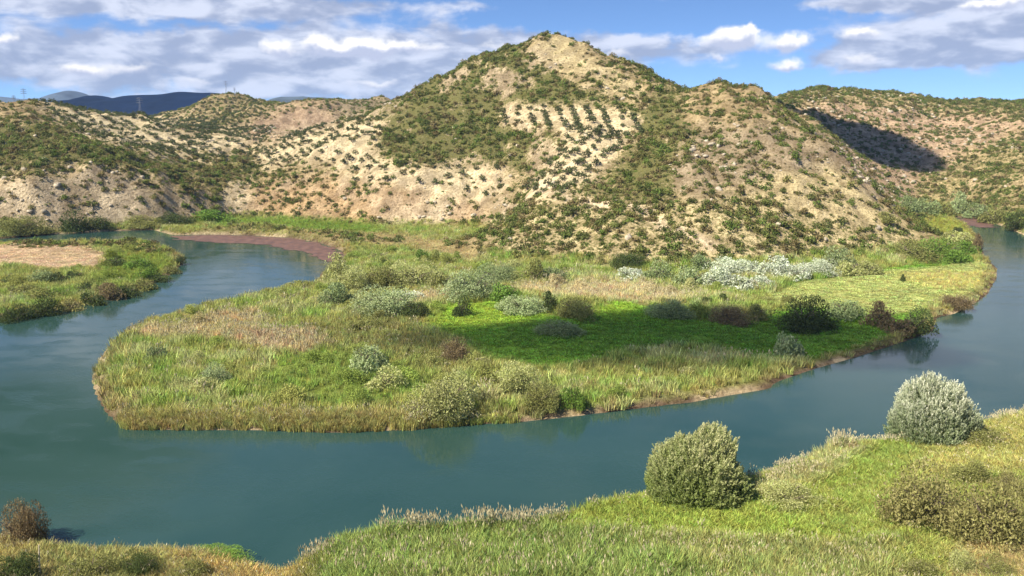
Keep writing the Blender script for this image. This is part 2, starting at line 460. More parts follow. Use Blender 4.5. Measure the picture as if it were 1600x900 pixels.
# polygon, soil, scrub density 0-1, share of green ground cover
HILL_ZONES = [
    ([(560, 180), (690, 112), (800, 60), (860, 100), (920, 150), (1010, 168), (900, 165), (790, 165), (780, 190), (860, 205), (900, 215), (860, 262), (780, 255), (690, 255), (610, 245), (575, 205)], 'tan', .95, .72),
    ([(735, 255), (880, 240), (1010, 200), (1060, 190), (1050, 300), (1000, 340), (860, 300)], 'tan', .75, .5),
    ([(925, 160), (1010, 150), (1062, 130), (1135, 150), (1110, 200), (1060, 250), (1040, 310), (960, 300), (1005, 215)], 'tan', .9, .7),
    ([(905, 60), (1000, 100), (1062, 128), (1010, 165), (960, 122)], 'tan', .8, .4),
    ([(1120, 160), (1190, 150), (1260, 215), (1200, 240), (1130, 215)], 'tan', .6, .3),
    ([(845, 50), (885, 50), (915, 75), (950, 102), (985, 130), (1010, 168), (975, 160), (930, 130), (890, 118), (850, 100), (828, 78)], 'yellow', .30, .08),
    ([(785, 172), (850, 163), (900, 165), (1000, 182), (1000, 212), (930, 216), (890, 200), (790, 197)], 'pale', .0, .0),
    ([(885, 198), (975, 207), (965, 245), (910, 290), (850, 312), (815, 303), (860, 250)], 'pale', .12, .12),
    ([(400, 232), (500, 195), (605, 180), (590, 225), (600, 255), (520, 258), (460, 252), (400, 272), (370, 262)], 'pale', .04, .12),
    ([(520, 264), (610, 257), (690, 257), (790, 264), (795, 290), (740, 310), (640, 290), (540, 280)], 'pale', .12, .05),
    ([(440, 285), (540, 280), (640, 290), (740, 310), (765, 338), (740, 366), (600, 362), (520, 354), (370, 340), (350, 325), (400, 290)], 'orange', .58, .12),
    ([(600, 335), (660, 325), (700, 332), (695, 362), (605, 360)], 'white', .2, .0),
    ([(330, 240), (400, 240), (420, 275), (400, 290), (345, 330), (320, 300)], 'tan', .8, .55),
    ([(1050, 240), (1110, 190), (1200, 180), (1300, 220), (1330, 258), (1230, 266), (1180, 285), (1080, 312), (1040, 290)], 'rock', .62, .22),
    ([(1175, 290), (1240, 262), (1300, 262), (1395, 318), (1410, 352), (1330, 345), (1250, 332), (1190, 322)], 'yellow', .45, .08),
    ([(1060, 130), (1200, 130), (1245, 200), (1160, 190), (1060, 200)], 'tan', .55, .25),
    ([(770, 415), (760, 350), (830, 312), (1000, 320), (1180, 300), (1330, 340), (1430, 352), (1440, 400), (1300, 405), (1100, 425), (950, 435)], 'yellow', .85, .4),
    ([(1190, 140), (1640, 150), (1640, 235), (1500, 240), (1420, 215), (1320, 215)], 'pink', .50, .08),
    ([(1200, 135), (1640, 150), (1640, 185), (1480, 178), (1380, 160), (1200, 160)], 'tan', .9, .55),
    ([(1300, 215), (1420, 215), (1500, 240), (1480, 290), (1400, 320), (1340, 280)], 'pink', .45, .06),
    ([(1420, 290), (1500, 240), (1640, 190), (1640, 380), (1560, 350), (1480, 335)], 'tan', .72, .45),
    ([(-50, 175), (70, 185), (150, 212), (250, 240), (340, 262), (300, 295), (200, 270), (-50, 268)], 'tan', .92, .62),
    ([(-50, 140), (60, 150), (110, 160), (110, 180), (60, 188), (-50, 180)], 'tan', .35, .2),
    ([(60, 158), (130, 162), (260, 180), (340, 195), (320, 228), (230, 238), (150, 212), (100, 195)], 'pale', .05, .06),
    ([(-50, 268), (110, 260), (170, 266), (240, 285), (270, 358), (60, 372), (-50, 380)], 'white', .55, .12),
    ([(95, 275), (130, 280), (150, 330), (135, 364), (95, 366), (85, 320)], 'tan', .95, .5),
    ([(-60, 335), (50, 335), (68, 372), (-60, 385)], 'tan', 1.0, .5), ([(20, 262), (100, 258), (90, 285), (40, 290)], 'tan', .8, .4),
    ([(205, 280), (250, 290), (265, 360), (218, 360), (225, 330)], 'tan', .9, .4), ([(140, 265), (190, 268), (215, 300), (160, 300)], 'rock', .6, .2),
    ([(240, 275), (330, 265), (340, 340), (270, 358)], 'tan', .9, .4),
    ([(18, 295), (50, 310), (82, 345), (84, 370), (52, 370), (40, 335)], 'cream', .06, 0), ([(138, 312), (172, 314), (216, 350), (205, 360), (150, 362)], 'cream', .05, 0),
    ([(372, 285), (395, 290), (388, 330), (345, 332)], 'cream', .08, 0), ([(700, 270), (735, 280), (690, 330), (660, 330)], 'pale', .3, 0),
    ([(220, 235), (320, 205), (430, 200), (400, 235), (320, 250), (250, 245)], 'pale', .05, .08),
    ([(270, 205), (300, 165), (350, 140), (420, 162), (400, 185), (330, 205)], 'tan', .45, .4),
    ([(370, 220), (400, 185), (460, 160), (530, 170), (530, 197), (440, 216)], 'pink', .10, .05),
    ([(530, 150), (640, 150), (620, 170), (530, 185)], 'rock', .4, .3),
]
TRACKS = [([(845, 300), (880, 308), (920, 318), (975, 322), (1010, 335), (1040, 352), (1075, 368), (1110, 385)], 1.6),
          ([(760, 360), (790, 330), (830, 312)], 1.2)]
SLOPE = np.hypot(np.gradient(HZ, GX, axis=1), np.gradient(HZ, GY, axis=0))


def hill_cover(x, y, z, reps=7):
    """soil colour, scrub density and green cover of the slopes, with ragged blended borders"""
    px, py, dep = survey(x, y, z)
    base = np.array(SOILS['tan'])
    soil, dens, grn = np.zeros((len(x), 3)), np.zeros(len(x)), np.zeros(len(x))
    rr = np.random.default_rng(5)
    px0 = px + 26 * (fbm(x / 16, y / 16, 31, 4) - .5)
    py0 = py + 18 * (fbm(x / 16, y / 16, 33, 4) - .5)
    for k in range(reps):
        wx, wy = px0 + rr.normal() * 12, py0 + rr.normal() * 7
        so, de, gr = np.tile(base, (len(x), 1)), np.full(len(x), .75), np.full(len(x), .4)
        for poly, s, d, g in HILL_ZONES:
            m = inpoly(wx, wy, poly)
            so[m], de[m], gr[m] = SOILS[s], d, g
        soil += so / reps
        dens += de / reps
        grn += gr / reps
    return soil, dens, grn, px, py


MEADOW = [(690, 480), (760, 470), (850, 492), (900, 498), (1010, 478), (1100, 500), (1190, 500), (1240, 478), (1200, 460), (1230, 440), (1340, 430), (1420, 412),
          (1520, 408), (1545, 420), (1535, 450), (1470, 466), (1440, 495), (1400, 522), (1330, 548), (1250, 562), (1180, 558), (1100, 538), (1000, 545),
          (930, 565), (860, 580), (770, 560), (720, 535), (665, 505)]
# polygon, colour, height, seed-head share
PLAIN_ZONES = [
    (MEADOW, (.120, .220, .030), .45, 0.0),
    ([(1185, 464), (1240, 442), (1340, 428), (1540, 406), (1550, 446), (1470, 480), (1400, 490), (1300, 484), (1220, 478)], (.30, .325, .115), .40, 0.0),
    ([(690, 480), (760, 470), (850, 490), (830, 505), (720, 515), (665, 505)], (.215, .305, .042), .5, 0.0),
    ([(960, 462), (1010, 478), (960, 500), (920, 490)], (.20, .30, .04), .5, 0.0),
    ([(440, 556), (560, 530), (640, 580), (700, 596), (640, 618), (520, 640), (390, 610)], (.215, .27, .062), 1.3, 0.0),
    ([(540, 500), (640, 490), (700, 540), (760, 570), (700, 590), (620, 560), (500, 540), (430, 520)], (.22, .22, .075), 1.6, .1),
    ([(195, 515), (330, 505), (440, 535), (500, 530), (490, 550), (420, 552), (330, 535), (200, 530)], (.42, .35, .19), 2.0, .6),
    ([(330, 490), (400, 488), (440, 505), (380, 512), (320, 505)], (.40, .33, .18), 2.0, .6),
    ([(340, 515), (480, 518), (500, 540), (400, 548)], (.40, .32, .19), 2.1, .7),
    ([(430, 357), (600, 362), (700, 376), (770, 398), (740, 408), (640, 387), (540, 384), (480, 372)], (.36, .29, .14), .8, .25),
    ([(140, 590), (170, 628), (230, 645), (400, 648), (560, 645), (660, 630), (690, 640), (690, 672), (520, 680), (190, 676), (140, 640)], (.295, .268, .098), 2.0, .1),
    ([(790, 452), (860, 440), (1000, 440), (1060, 452), (1100, 472), (1000, 474), (930, 468), (860, 466)], (.46, .39, .22), 1.6, .6),
    ([(640, 462), (690, 458), (705, 470), (650, 480)], (.48, .38, .22), 2.0, .8),
    ([(1400, 425), (1550, 420), (1535, 455), (1470, 455), (1400, 440)], (.40, .37, .13), 1.0, .1),
    ([(340, 340), (600, 345), (600, 362), (430, 357), (330, 358)], (.19, .255, .05), 1.4, 0),
    ([(-100, 384), (110, 382), (165, 400), (155, 416), (100, 422), (20, 412), (-100, 420)], (.47, .35, .23), .25, 0),
    ([(-100, 376), (170, 376), (290, 398), (230, 405), (160, 392), (110, 382), (-100, 386)], (.28, .29, .08), .9, 0),
    ([(160, 400), (260, 400), (270, 425), (200, 440), (150, 440)], (.21, .25, .05), 1.2, 0),
    ([(1440, 335), (1535, 352), (1540, 400), (1440, 395)], (.26, .27, .06), 1.2, .05),
]
FRONT_ZONES = [
    ([(-100, 830), (60, 845), (480, 870), (520, 950), (-100, 950)], (.31, .255, .10), 1.4, .10),
    ([(60, 855), (150, 850), (260, 880), (200, 960), (60, 960)], (.26, .25, .09), 1.5, .05),
    ([(280, 872), (480, 885), (520, 960), (260, 960)], (.34, .26, .10), 1.3, .10),
    ([(470, 950), (480, 840), (600, 815), (830, 820), (1000, 825), (1250, 835), (1400, 850), (1420, 950)], (.225, .275, .080), 2.7, .05),
    ([(1000, 840), (1250, 845), (1400, 860), (1400, 950), (1150, 950)], (.275, .285, .10), 1.9, .06),
    ([(830, 835), (870, 800), (1000, 770), (1200, 740), (1330, 690), (1420, 690), (1440, 760), (1380, 850), (1250, 850), (1000, 838)], (.25, .295, .060), 1.1, .0),
    ([(1220, 790), (1400, 720), (1500, 720), (1430, 830), (1380, 850), (1250, 820)], (.27, .305, .075), 1.1, .02),
    ([(1300, 715), (1400, 697), (1490, 705), (1420, 740), (1330, 745)], (.235, .28, .065), 1.2, .0),
    ([(1160, 770), (1240, 735), (1320, 690), (1350, 700), (1280, 745), (1200, 780)], (.37, .355, .16), 1.6, .22),
    ([(1430, 700), (1540, 668), (1620, 640), (1620, 760), (1430, 760)], (.33, .31, .10), 1.2, .05),
    ([(1400, 760), (1620, 760), (1620, 950), (1400, 950)], (.25, .27, .07), 1.1, .03),
    ([(1480, 860), (1620, 880), (1620, 960), (1480, 940)], (.36, .29, .13), .9, .05),
]


def plain_cover(x, y):
    px, py, dep = survey(x, y, np.full(len(x), 1.0))
    amp = np.clip(2600 / np.maximum(dep, 60), 5, 22)
    wx = px + amp * 2.6 * (fbm(x / 10, y / 10, 41, 3) - .5)
    wy = py + amp * 0.9 * (fbm(x / 10, y / 10, 43, 3) - .5)
    n = fbm(x / 16, y / 9, 45, 4)[:, None]
    n2 = fbm(x / 5, y / 4, 47, 3)[:, None]
    olive, lush, strw = np.array((.275, .280, .085)), np.array((.225, .285, .065)), np.array((.42, .385, .20))
    k = sstep(n, .40, .62)
    c = olive * (1 - k) + lush * k
    k2 = sstep(n2 * .6 + n * .4, .50, .64)
    c = c * (1 - .6 * k2) + strw * .6 * k2
    h = (1.5 + 1.0 * n[:, 0]) * (.62 + .8 * fbm(x / 6, y / 5, 49, 2))
    plume = np.where(k2[:, 0] > .6, .12, .01)
    cs, hs, ps = np.zeros_like(c), np.zeros(len(x)), np.zeros(len(x))
    rr, reps = np.random.default_rng(9), 5
    for k in range(reps):           # several shifted readings of the survey give soft mixed borders
        jx, jy = wx + rr.normal() * amp * .9, wy + rr.normal() * amp * .33
        ck, hk, pk = c.copy(), h.copy(), plume.copy()
        for poly, zc, zh, zp in PLAIN_ZONES + FRONT_ZONES:
            m = inpoly(jx, jy, poly)
            ck[m] = np.array(zc) * (.82 + .36 * n2[m])
            hk[m] = zh * (.8 + .4 * n2[m, 0])
            pk[m] = zp
        cs += ck / reps
        hs += hk / reps
        ps += pk / reps
    return cs * np.array((1.42, 1.42, 1.34)), hs, ps, px, py


# ------------------------------------------------------------------ mesh helpers
def mesh_from(name, verts, faces=None, quads=None, tris=None):
    me = bpy.data.meshes.new(name)
    if faces is not None:
        me.from_pydata([tuple(v) for v in verts], [], faces)
        me.update()
        return me
    verts = np.asarray(verts, np.float32)
    loops, starts, totals = [], [], []
    pos = 0
    for arr, k in ((quads, 4), (tris, 3)):
        if arr is None or len(arr) == 0:
            continue
        arr = np.asarray(arr, np.int32)
        loops.append(arr.ravel())
        starts.append(pos + k * np.arange(len(arr)))
        totals.append(np.full(len(arr), k))
        pos += arr.size
    loops, starts, totals = np.concatenate(loops), np.concatenate(starts), np.concatenate(totals)
    me.vertices.add(len(verts))
    me.vertices.foreach_set('co', verts.ravel())
    me.loops.add(len(loops))
    me.loops.foreach_set('vertex_index', loops.astype(np.int32))
    me.polygons.add(len(starts))
    me.polygons.foreach_set('loop_start', starts.astype(np.int32))
    me.polygons.foreach_set('loop_total', totals.astype(np.int32))
    me.update(calc_edges=True)
    me.validate()
    return me


def vattr(me, name, arr, kind='FLOAT'):
    a = me.attributes.new(name, kind, 'POINT')
    arr = np.asarray(arr, np.float32)
    if kind == 'FLOAT_COLOR':
        if arr.shape[1] == 3:
            arr = np.c_[arr, np.ones(len(arr), np.float32)]
        a.data.foreach_set('color', arr.astype(np.float32).ravel())
    elif kind == 'FLOAT_VECTOR':
        a.data.foreach_set('vector', arr.ravel())
    elif kind == 'INT':
        a.data.foreach_set('value', arr.astype(np.int32))
    else:
        a.data.foreach_set('value', arr.ravel())


def link(name, data, parent=None, loc=(0, 0, 0), rotz=0.0, scale=(1, 1, 1)):
    o = bpy.data.objects.new(name, data)
    COL.objects.link(o)
    o.parent = parent
    o.location, o.rotation_euler, o.scale = loc, (0, 0, rotz), scale
    return o


def tag(o, label=None, cat=None, group=None, kind=None):
    for k, v in (('label', label), ('category', cat), ('group', group), ('kind', kind)):
        if v:
            o[k] = v
    return o


def grid_mesh(name, P):
    ny, nx = P.shape[:2]
    idx = np.arange(nx * ny).reshape(ny, nx)
    q = np.stack([idx[:-1, :-1], idx[:-1, 1:], idx[1:, 1:], idx[1:, :-1]], -1).reshape(-1, 4)
    me = mesh_from(name, P.reshape(-1, 3), quads=q)
    me.polygons.foreach_set('use_smooth', np.ones(len(q), bool))
    return me


def material(name):
    m = bpy.data.materials.new(name)
    m.use_nodes = True
    N = Nodes(m.node_tree)
    out = N.n('ShaderNodeOutputMaterial')
    return m, N, out


# ------------------------------------------------------------------ materials
def soil_material():
    m, N, out = material("soil_and_rock")
    geo = N.n('ShaderNodeNewGeometry')
    pos = geo.outputs['Position']
    at_ = N.n('ShaderNodeAttribute', attribute_name='soil')
    gr = N.n('ShaderNodeAttribute', attribute_name='cover')
    n1 = N.noise(pos, 0.16, 6, 0.62)
    n2 = N.noise(pos, 0.9, 5, 0.65)
    n3 = N.noise(pos, 4.0, 4, 0.6)
    # greyer weathered streaks, pale scuffs
    c = N.mix(N.ramp(n1.outputs[0], .35, .68), N.mix(1.0, at_.outputs['Color'], (.66, .63, .60), 'MULTIPLY'), N.mix(1.0, at_.outputs['Color'], (1.25, 1.24, 1.2), 'MULTIPLY'))
    c = N.mix(N.ramp(n2.outputs[0], .44, .66, 0, .75), c, N.mix(1.0, at_.outputs['Color'], (.45, .41, .33), 'MULTIPLY'))
    c = N.mix(N.math('MULTIPLY', N.ramp(n3.outputs[0], .5, .75), .45), c, N.mix(1.0, c, (.6, .57, .5), 'MULTIPLY'))
    # low herbs between the bushes
    herb = N.mix(N.ramp(n3.outputs[0], .3, .7), (.085, .090, .030), (.19, .165, .065))
    k = N.math('ADD', N.math('MULTIPLY', gr.outputs['Fac'], 1.15), N.math('MULTIPLY_ADD', n2.outputs[0], 1.6, -1.05))
    c = N.mix(N.ramp(k, .12, .42), c, herb)
    rill = N.n('ShaderNodeTexNoise', noise_type='RIDGED_MULTIFRACTAL')
    N.put(rill.inputs['Vector'], pos)
    rill.inputs['Scale'].default_value = .13
    rill.inputs['Detail'].default_value = 7
    rill.inputs['Roughness'].default_value = .62
    rill.inputs['Distortion'].default_value = .5
    c = N.mix(N.ramp(rill.outputs[0], .55, 1.7), N.mix(1.0, c, (1.16, 1.15, 1.12), 'MULTIPLY'), N.mix(1.0, c, (.80, .77, .72), 'MULTIPLY'))
    bump = N.n('ShaderNodeBump')
    bump.inputs['Strength'].default_value = 1.0
    bump.inputs['Distance'].default_value = 1.3
    N.put(bump.inputs['Height'], N.math('ADD', N.math('MULTIPLY', rill.outputs[0], .9), N.math('ADD', n2.outputs[0], N.math('MULTIPLY', n3.outputs[0], .35))))
    b = N.n('ShaderNodeBsdfDiffuse')
    N.put(b.inputs['Color'], c)
    b.inputs['Roughness'].default_value = 0.6
    N.put(b.inputs['Normal'], bump.outputs[0])
    N.t.links.new(b.outputs[0], out.inputs[0])
    return m


def leaf_material(name, trans=0.30, low=.62, high=1.38, gloss=0.0):
    """foliage: colour comes from the plant, 'tip' marks outer leaves that show their paler side, on the willows also painted sunlight"""
    m, N, out = material(name)
    a = N.n('ShaderNodeAttribute', attribute_name='col', attribute_type='INSTANCER')
    a2 = N.n('ShaderNodeAttribute', attribute_name='col_tip', attribute_type='INSTANCER')
    tip = N.n('ShaderNodeAttribute', attribute_name='tip')
    var = N.n('ShaderNodeAttribute', attribute_name='var')
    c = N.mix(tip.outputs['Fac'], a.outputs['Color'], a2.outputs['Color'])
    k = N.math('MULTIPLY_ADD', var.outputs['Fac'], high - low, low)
    hs = N.n('ShaderNodeHueSaturation')
    N.put(hs.inputs['Color'], c)
    N.put(hs.inputs['Value'], k)
    N.put(hs.inputs['Hue'], N.math('MULTIPLY_ADD', var.outputs['Fac'], .03, .485))
    d = N.n('ShaderNodeBsdfDiffuse')
    t = N.n('ShaderNodeBsdfTranslucent')
    N.put(d.inputs[0], hs.outputs[0])
    N.put(t.inputs[0], hs.outputs[0])
    mx = N.n('ShaderNodeMixShader')
    mx.inputs[0].default_value = trans
    N.t.links.new(d.outputs[0], mx.inputs[1])
    N.t.links.new(t.outputs[0], mx.inputs[2])
    N.t.links.new(mx.outputs[0], out.inputs[0])
    return m


def plain_material(name, col, var=0.3, scale=3.0, rough=.9):
    m, N, out = material(name)
    tcn = N.n('ShaderNodeTexCoord')
    n = N.noise(tcn.outputs['Object'], scale, 5, .6)
    c = N.mix(N.ramp(n.outputs[0], .3, .7), tuple(v * (1 - var) for v in col), tuple(min(1, v * (1 + var)) for v in col))
    b = N.n('ShaderNodeBsdfPrincipled')
    N.put(b.inputs['Base Color'], c)
    b.inputs['Roughness'].default_value = rough
    N.t.links.new(b.outputs[0], out.inputs[0])
    return m


def water_material():
    m, N, out = material("river_water")
    geo = N.n('ShaderNodeNewGeometry')
    mp = N.n('ShaderNodeMapping')
    N.put(mp.inputs['Vector'], geo.outputs['Position'])
    mp.inputs['Scale'].default_value = (1.0, 1.7, 1.0)
    r1 = N.noise(mp.outputs[0], 1.3, 4, .6)
    r2 = N.noise(mp.outputs[0], .10, 3, .5)
    big = N.noise(geo.outputs['Position'], .022, 4, .55, .5)
    bump = N.n('ShaderNodeBump')
    bump.inputs['Distance'].default_value = 0.25
    N.put(bump.inputs['Strength'], N.ramp(r2.outputs[0], .42, .66, .02, .12))
    N.put(bump.inputs['Height'], r1.outputs[0])
    b = N.n('ShaderNodeBsdfPrincipled')
    N.put(b.inputs['Base Color'], N.mix(N.ramp(big.outputs[0], .35, .65), (.018, .048, .038), (.025, .058, .047)))
    N.put(b.inputs['Roughness'], N.ramp(big.outputs[0], .35, .7, .05, .12))
    b.inputs['IOR'].default_value = 1.333
    N.put(b.inputs['Normal'], bump.outputs[0])
    N.t.links.new(b.outputs[0], out.inputs[0])
    return m


M_SOIL = soil_material()
M_LEAF = leaf_material("leaves")
M_GRASS = leaf_material("grass_blades", .34, .45, 1.6)
M_BARK = plain_material("grey_brown_bark", (.16, .12, .085), .35, 2.0)
M_PLUME = plain_material("seed_heads", (.50, .44, .27), .25, 6.0)
M_WATER = water_material()
M_STEEL = plain_material("galvanised_steel", (.20, .22, .26), .2, 1.0, .6)
M_POLE = plain_material("bleached_wood", (.60, .52, .38), .2, 4.0)

# ------------------------------------------------------------------ ground sheet and water
fx_, fy_, fz_ = MX.ravel(), MY.ravel(), HZ.ravel()
soil, dens, grn, spx, spy = hill_cover(fx_, fy_, fz_)
pc, ph, pp, ppx, ppy = plain_cover(fx_, fy_)
flatness = (1 - sstep(fz_, 1.6, 4.5)) * ((fy_ > 60) & (fy_ < 560))
flatness = np.where((fy_ < 160) & (fy_ > 60) & (fz_ < 9), 1.0, flatness)
thatch = pc * (np.array((.50, .50, .52)) + .28 * (1 - sstep(ph, .4, 1.1))[:, None])
soil = soil * (1 - flatness[:, None]) + thatch * flatness[:, None]
grn = grn * (1 - flatness)
for pts, wd in TRACKS:
    world_pts = []
    for a, b in pts:            # foot of each surveyed point on the slope
        k = np.argmin((spx - a) ** 2 + (spy - b) ** 2 + np.where(fz_ > 1, 0, 1e6))
        world_pts.append((fx_[k], fy_[k]))
    d = np.full(len(fx_), 1e9)
    for i in range(len(world_pts) - 1):
        d = np.minimum(d, polydist(fx_, fy_, [world_pts[i], world_pts[i + 1]]))
    k = (1 - sstep(d, wd, wd + 1.6))[:, None]
    soil = soil * (1 - k) + np.array((.56, .46, .31)) * k
    grn = grn * (1 - k[:, 0])
steep = sstep(SLOPE.ravel(), .75, 1.3) * (1 - flatness)
soil = soil * (1 - .35 * steep[:, None]) + np.array((.46, .38, .29)) * .35 * steep[:, None]
grn = grn * (1 - .6 * steep)
mud = (1 - sstep(SD.ravel(), .4, 2.2)) * (np.abs(fz_) < 4)
mk = sstep(fbm(fx_ / 14, fy_ / 14, 91, 3), .45, .62)[:, None]
mudc = np.array((.15, .105, .07)) * (1 - mk) + np.array((.42, .33, .21)) * mk
soil = soil * (1 - mud[:, None]) + mudc * mud[:, None]
g_me = grid_mesh("ground", np.dstack([MX, MY, HZ]))
vattr(g_me, 'soil', soil, 'FLOAT_COLOR')
vattr(g_me, 'cover', grn)
g_me.materials.append(M_SOIL)
tag(link("ground", g_me), kind='structure')

w_me = mesh_from("river", [(-560, 62, 0), (620, 62, 0), (620, 560, 0), (-560, 560, 0)], faces=[(0, 1, 2, 3)])
w_me.materials.append(M_WATER)
tag(link("river", w_me), kind='structure')


# ------------------------------------------------------------------ plants: meshes
def leaf_cloud(n, seed, lumps=9, flat=.8, leaf=(.16, .09), spread=.30, jitter=.7, low=.02, shell=.55, droop=0.0):
    """many small leaf quads gathered in lumps over a dome of half-width 1 and height 'flat' * 2"""
    r = np.random.default_rng(seed)
    lc = r.normal(size=(lumps, 3))
    lc[:, 2] = np.abs(lc[:, 2])
    lc /= np.linalg.norm(lc, axis=1)[:, None]
    lc *= (r.uniform(.35, .78, lumps))[:, None]
    lr = r.uniform(.7, 1.3, lumps) * spread * 1.25
    k = r.integers(0, lumps, n)
    d = r.normal(size=(n, 3))
    d /= np.linalg.norm(d, axis=1)[:, None]
    rad = shell + (1 - shell) * r.random(n) ** .6
    p = lc[k] + d * (lr[k] * rad)[:, None]
    p[:, 2] = np.abs(p[:, 2])
    nr = np.linalg.norm(p, axis=1)
    over = np.maximum(nr, 1e-6)
    p = np.where((nr > 1.05)[:, None], p / over[:, None] * (1.05 - .1 * r.random(n))[:, None], p)
    # leaf frames
    nv = d * (1 - jitter) + r.normal(size=(n, 3)) * jitter * .6
    nv /= np.linalg.norm(nv, axis=1)[:, None]
    ax = d * .6 + r.normal(size=(n, 3)) * .6 + np.array((0, 0, .35 - droop))
    ax -= nv * (ax * nv).sum(1)[:, None]
    ax /= np.linalg.norm(ax, axis=1)[:, None] + 1e-9
    sd = np.cross(nv, ax)
    s = r.uniform(.65, 1.35, n)[:, None]
    L, Wd = leaf[0] * s, leaf[1] * s
    p[:, 2] = p[:, 2] * flat * 2 / 1.05 + low
    v = np.stack([p - ax * L * .5, p + sd * Wd * .5, p + ax * L * .5, p - sd * Wd * .5], 1).reshape(-1, 3)
    v[:, 2] = np.maximum(v[:, 2], 0.0)
    q = np.arange(4 * n).reshape(n, 4)
    lump_var = r.uniform(-.22, .22, lumps)
    var = np.clip(r.random(n) * .7 + .15 + lump_var[k], 0, 1)
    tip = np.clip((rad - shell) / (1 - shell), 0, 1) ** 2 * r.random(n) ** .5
    return v, q, np.repeat(var, 4), np.repeat(tip, 4)


def cloud_mesh(name, **kw):
    v, q, var, tip = leaf_cloud(**kw)
    me = mesh_from(name, v, quads=q)
    vattr(me, 'var', var)
    vattr(me, 'tip', tip)
    me.materials.append(M_LEAF)
    return me


def tube(path, radii, sides=6):
    path = np.asarray(path, float)
    V, F = [], []
    for i, (p, r) in enumerate(zip(path, radii)):
        t = path[min(i + 1, len(path) - 1)] - path[max(i - 1, 0)]
        t /= np.linalg.norm(t) + 1e-9
        u = np.cross(t, (0, 1, .3))
        u /= np.linalg.norm(u) + 1e-9
        w = np.cross(t, u)
        for k in range(sides):
            a = 2 * pi * k / sides
            V.append(p + r * (cos(a) * u + sin(a) * w))
    for i in range(len(path) - 1):
        for k in range(sides):
            k2 = (k + 1) % sides
            F.append((i * sides + k, i * sides + k2, (i + 1) * sides + k2, (i + 1) * sides + k))
    F.append(tuple(range(sides))[::-1])
    F.append(tuple(range((len(path) - 1) * sides, len(path) * sides)))
    return V, F


def join_tubes(list_):
    V, F = [], []
    for v, f in list_:
        b = len(V)
        V += list(v)
        F += [tuple(i + b for i in ff) for ff in f]
    return V, F


def stems_mesh(name, seed, n=6, reach=.62, top=1.1, r0=.05, trunk=.12):
    r = random.Random(seed)
    parts = [tube([(0, 0, -.12), (0, 0, trunk * .5), (.01, 0, trunk)], (r0 * 1.9, r0 * 1.6, r0 * 1.35), 7)]
    for i in range(n):
        a = 2 * pi * i / n + r.uniform(-.3, .3)
        rr, hh = reach * r.uniform(.6, 1.05), top * r.uniform(.6, 1.0)
        c, s = cos(a), sin(a)
        mid = (c * rr * .45, s * rr * .45, trunk + (hh - trunk) * .45)
        parts.append(tube([(0, 0, trunk * .6), (c * rr * .2, s * rr * .2, trunk + (hh - trunk) * .2), mid, (c * rr, s * rr, hh)], (r0, r0 * .8, r0 * .55, r0 * .15), 5))
        for j in range(2):
            b = a + r.uniform(-.9, .9)
            parts.append(tube([mid, (mid[0] + .2 * cos(b), mid[1] + .2 * sin(b), mid[2] + .14), (mid[0] + .4 * cos(b), mid[1] + .4 * sin(b), mid[2] + .22)], (r0 * .4, r0 * .25, r0 * .08), 4))
    V, F = join_tubes(parts)
    me = mesh_from(name, V, faces=F)
    me.materials.append(M_BARK)
    return me


def blades(n, seed, height=1.0, width=.05, lean=.35, radius=.3, segs=2, curl=.25, plumes=0, plume_size=(.26, .05)):
    r = np.random.default_rng(seed)
    V, Q, var, tip, mats = [], [], [], [], []
    for i in range(n):
        a, rr = r.uniform(0, 2 * pi), radius * math.sqrt(r.random())
        bx, by = rr * cos(a), rr * sin(a)
        h = height * r.uniform(.55, 1.0)
        la = a + r.normal() * .8
        ln = lean * r.uniform(.3, 1.2) * h
        f = r.uniform(0, 2 * pi)
        sx, sy = cos(f) * width / 2, sin(f) * width / 2
        b0 = len(V)
        vv = r.random()
        for s in range(segs + 1):
            t = s / segs
            o = ln * (t ** 1.8)
            z = h * (t - curl * t * t * .5)
            w = (1 - .75 * t ** 2) * (1 if s < segs else .35)
            x, y = bx + cos(la) * o, by + sin(la) * o
            V += [(x - sx * w, y - sy * w, z), (x + sx * w, y + sy * w, z)]
            var += [vv, vv]
            tip += [max(0, t - .6) * 1.2 * vv] * 2
        for s in range(segs):
            Q.append((b0 + 2 * s, b0 + 2 * s + 1, b0 + 2 * s + 3, b0 + 2 * s + 2))
            mats.append(0)
    for i in range(plumes):
        a, rr = r.uniform(0, 2 * pi), radius * math.sqrt(r.random())
        x, y, h = rr * cos(a), rr * sin(a), height * r.uniform(1.0, 1.25)
        L, Wd = plume_size[0] * r.uniform(.7, 1.2), plume_size[1] * r.uniform(.7, 1.2)
        tl = r.uniform(-.3, .3, 2) * L
        for k in range(2):
            f = k * pi / 2 + r.uniform(0, 1)
            cx, cy = cos(f) * Wd, sin(f) * Wd
            b0 = len(V)
            V += [(x, y, h - L), (x + tl[0] * .5 + cx, y + tl[1] * .5 + cy, h - L * .55), (x + tl[0], y + tl[1], h), (x + tl[0] * .5 - cx, y + tl[1] * .5 - cy, h - L * .55)]
            var += [.5] * 4
            tip += [0] * 4
            Q.append((b0, b0 + 1, b0 + 2, b0 + 3))
            mats.append(1)
    return V, Q, var, tip, mats


def blade_mesh(name, **kw):
    V, Q, var, tip, mats = blades(**kw)
    me = mesh_from(name, V, quads=Q)
    vattr(me, 'var', var)
    vattr(me, 'tip', tip)
    me.materials.append(M_GRASS)
    me.materials.append(M_PLUME)
    me.polygons.foreach_set('material_index', mats)
    return me


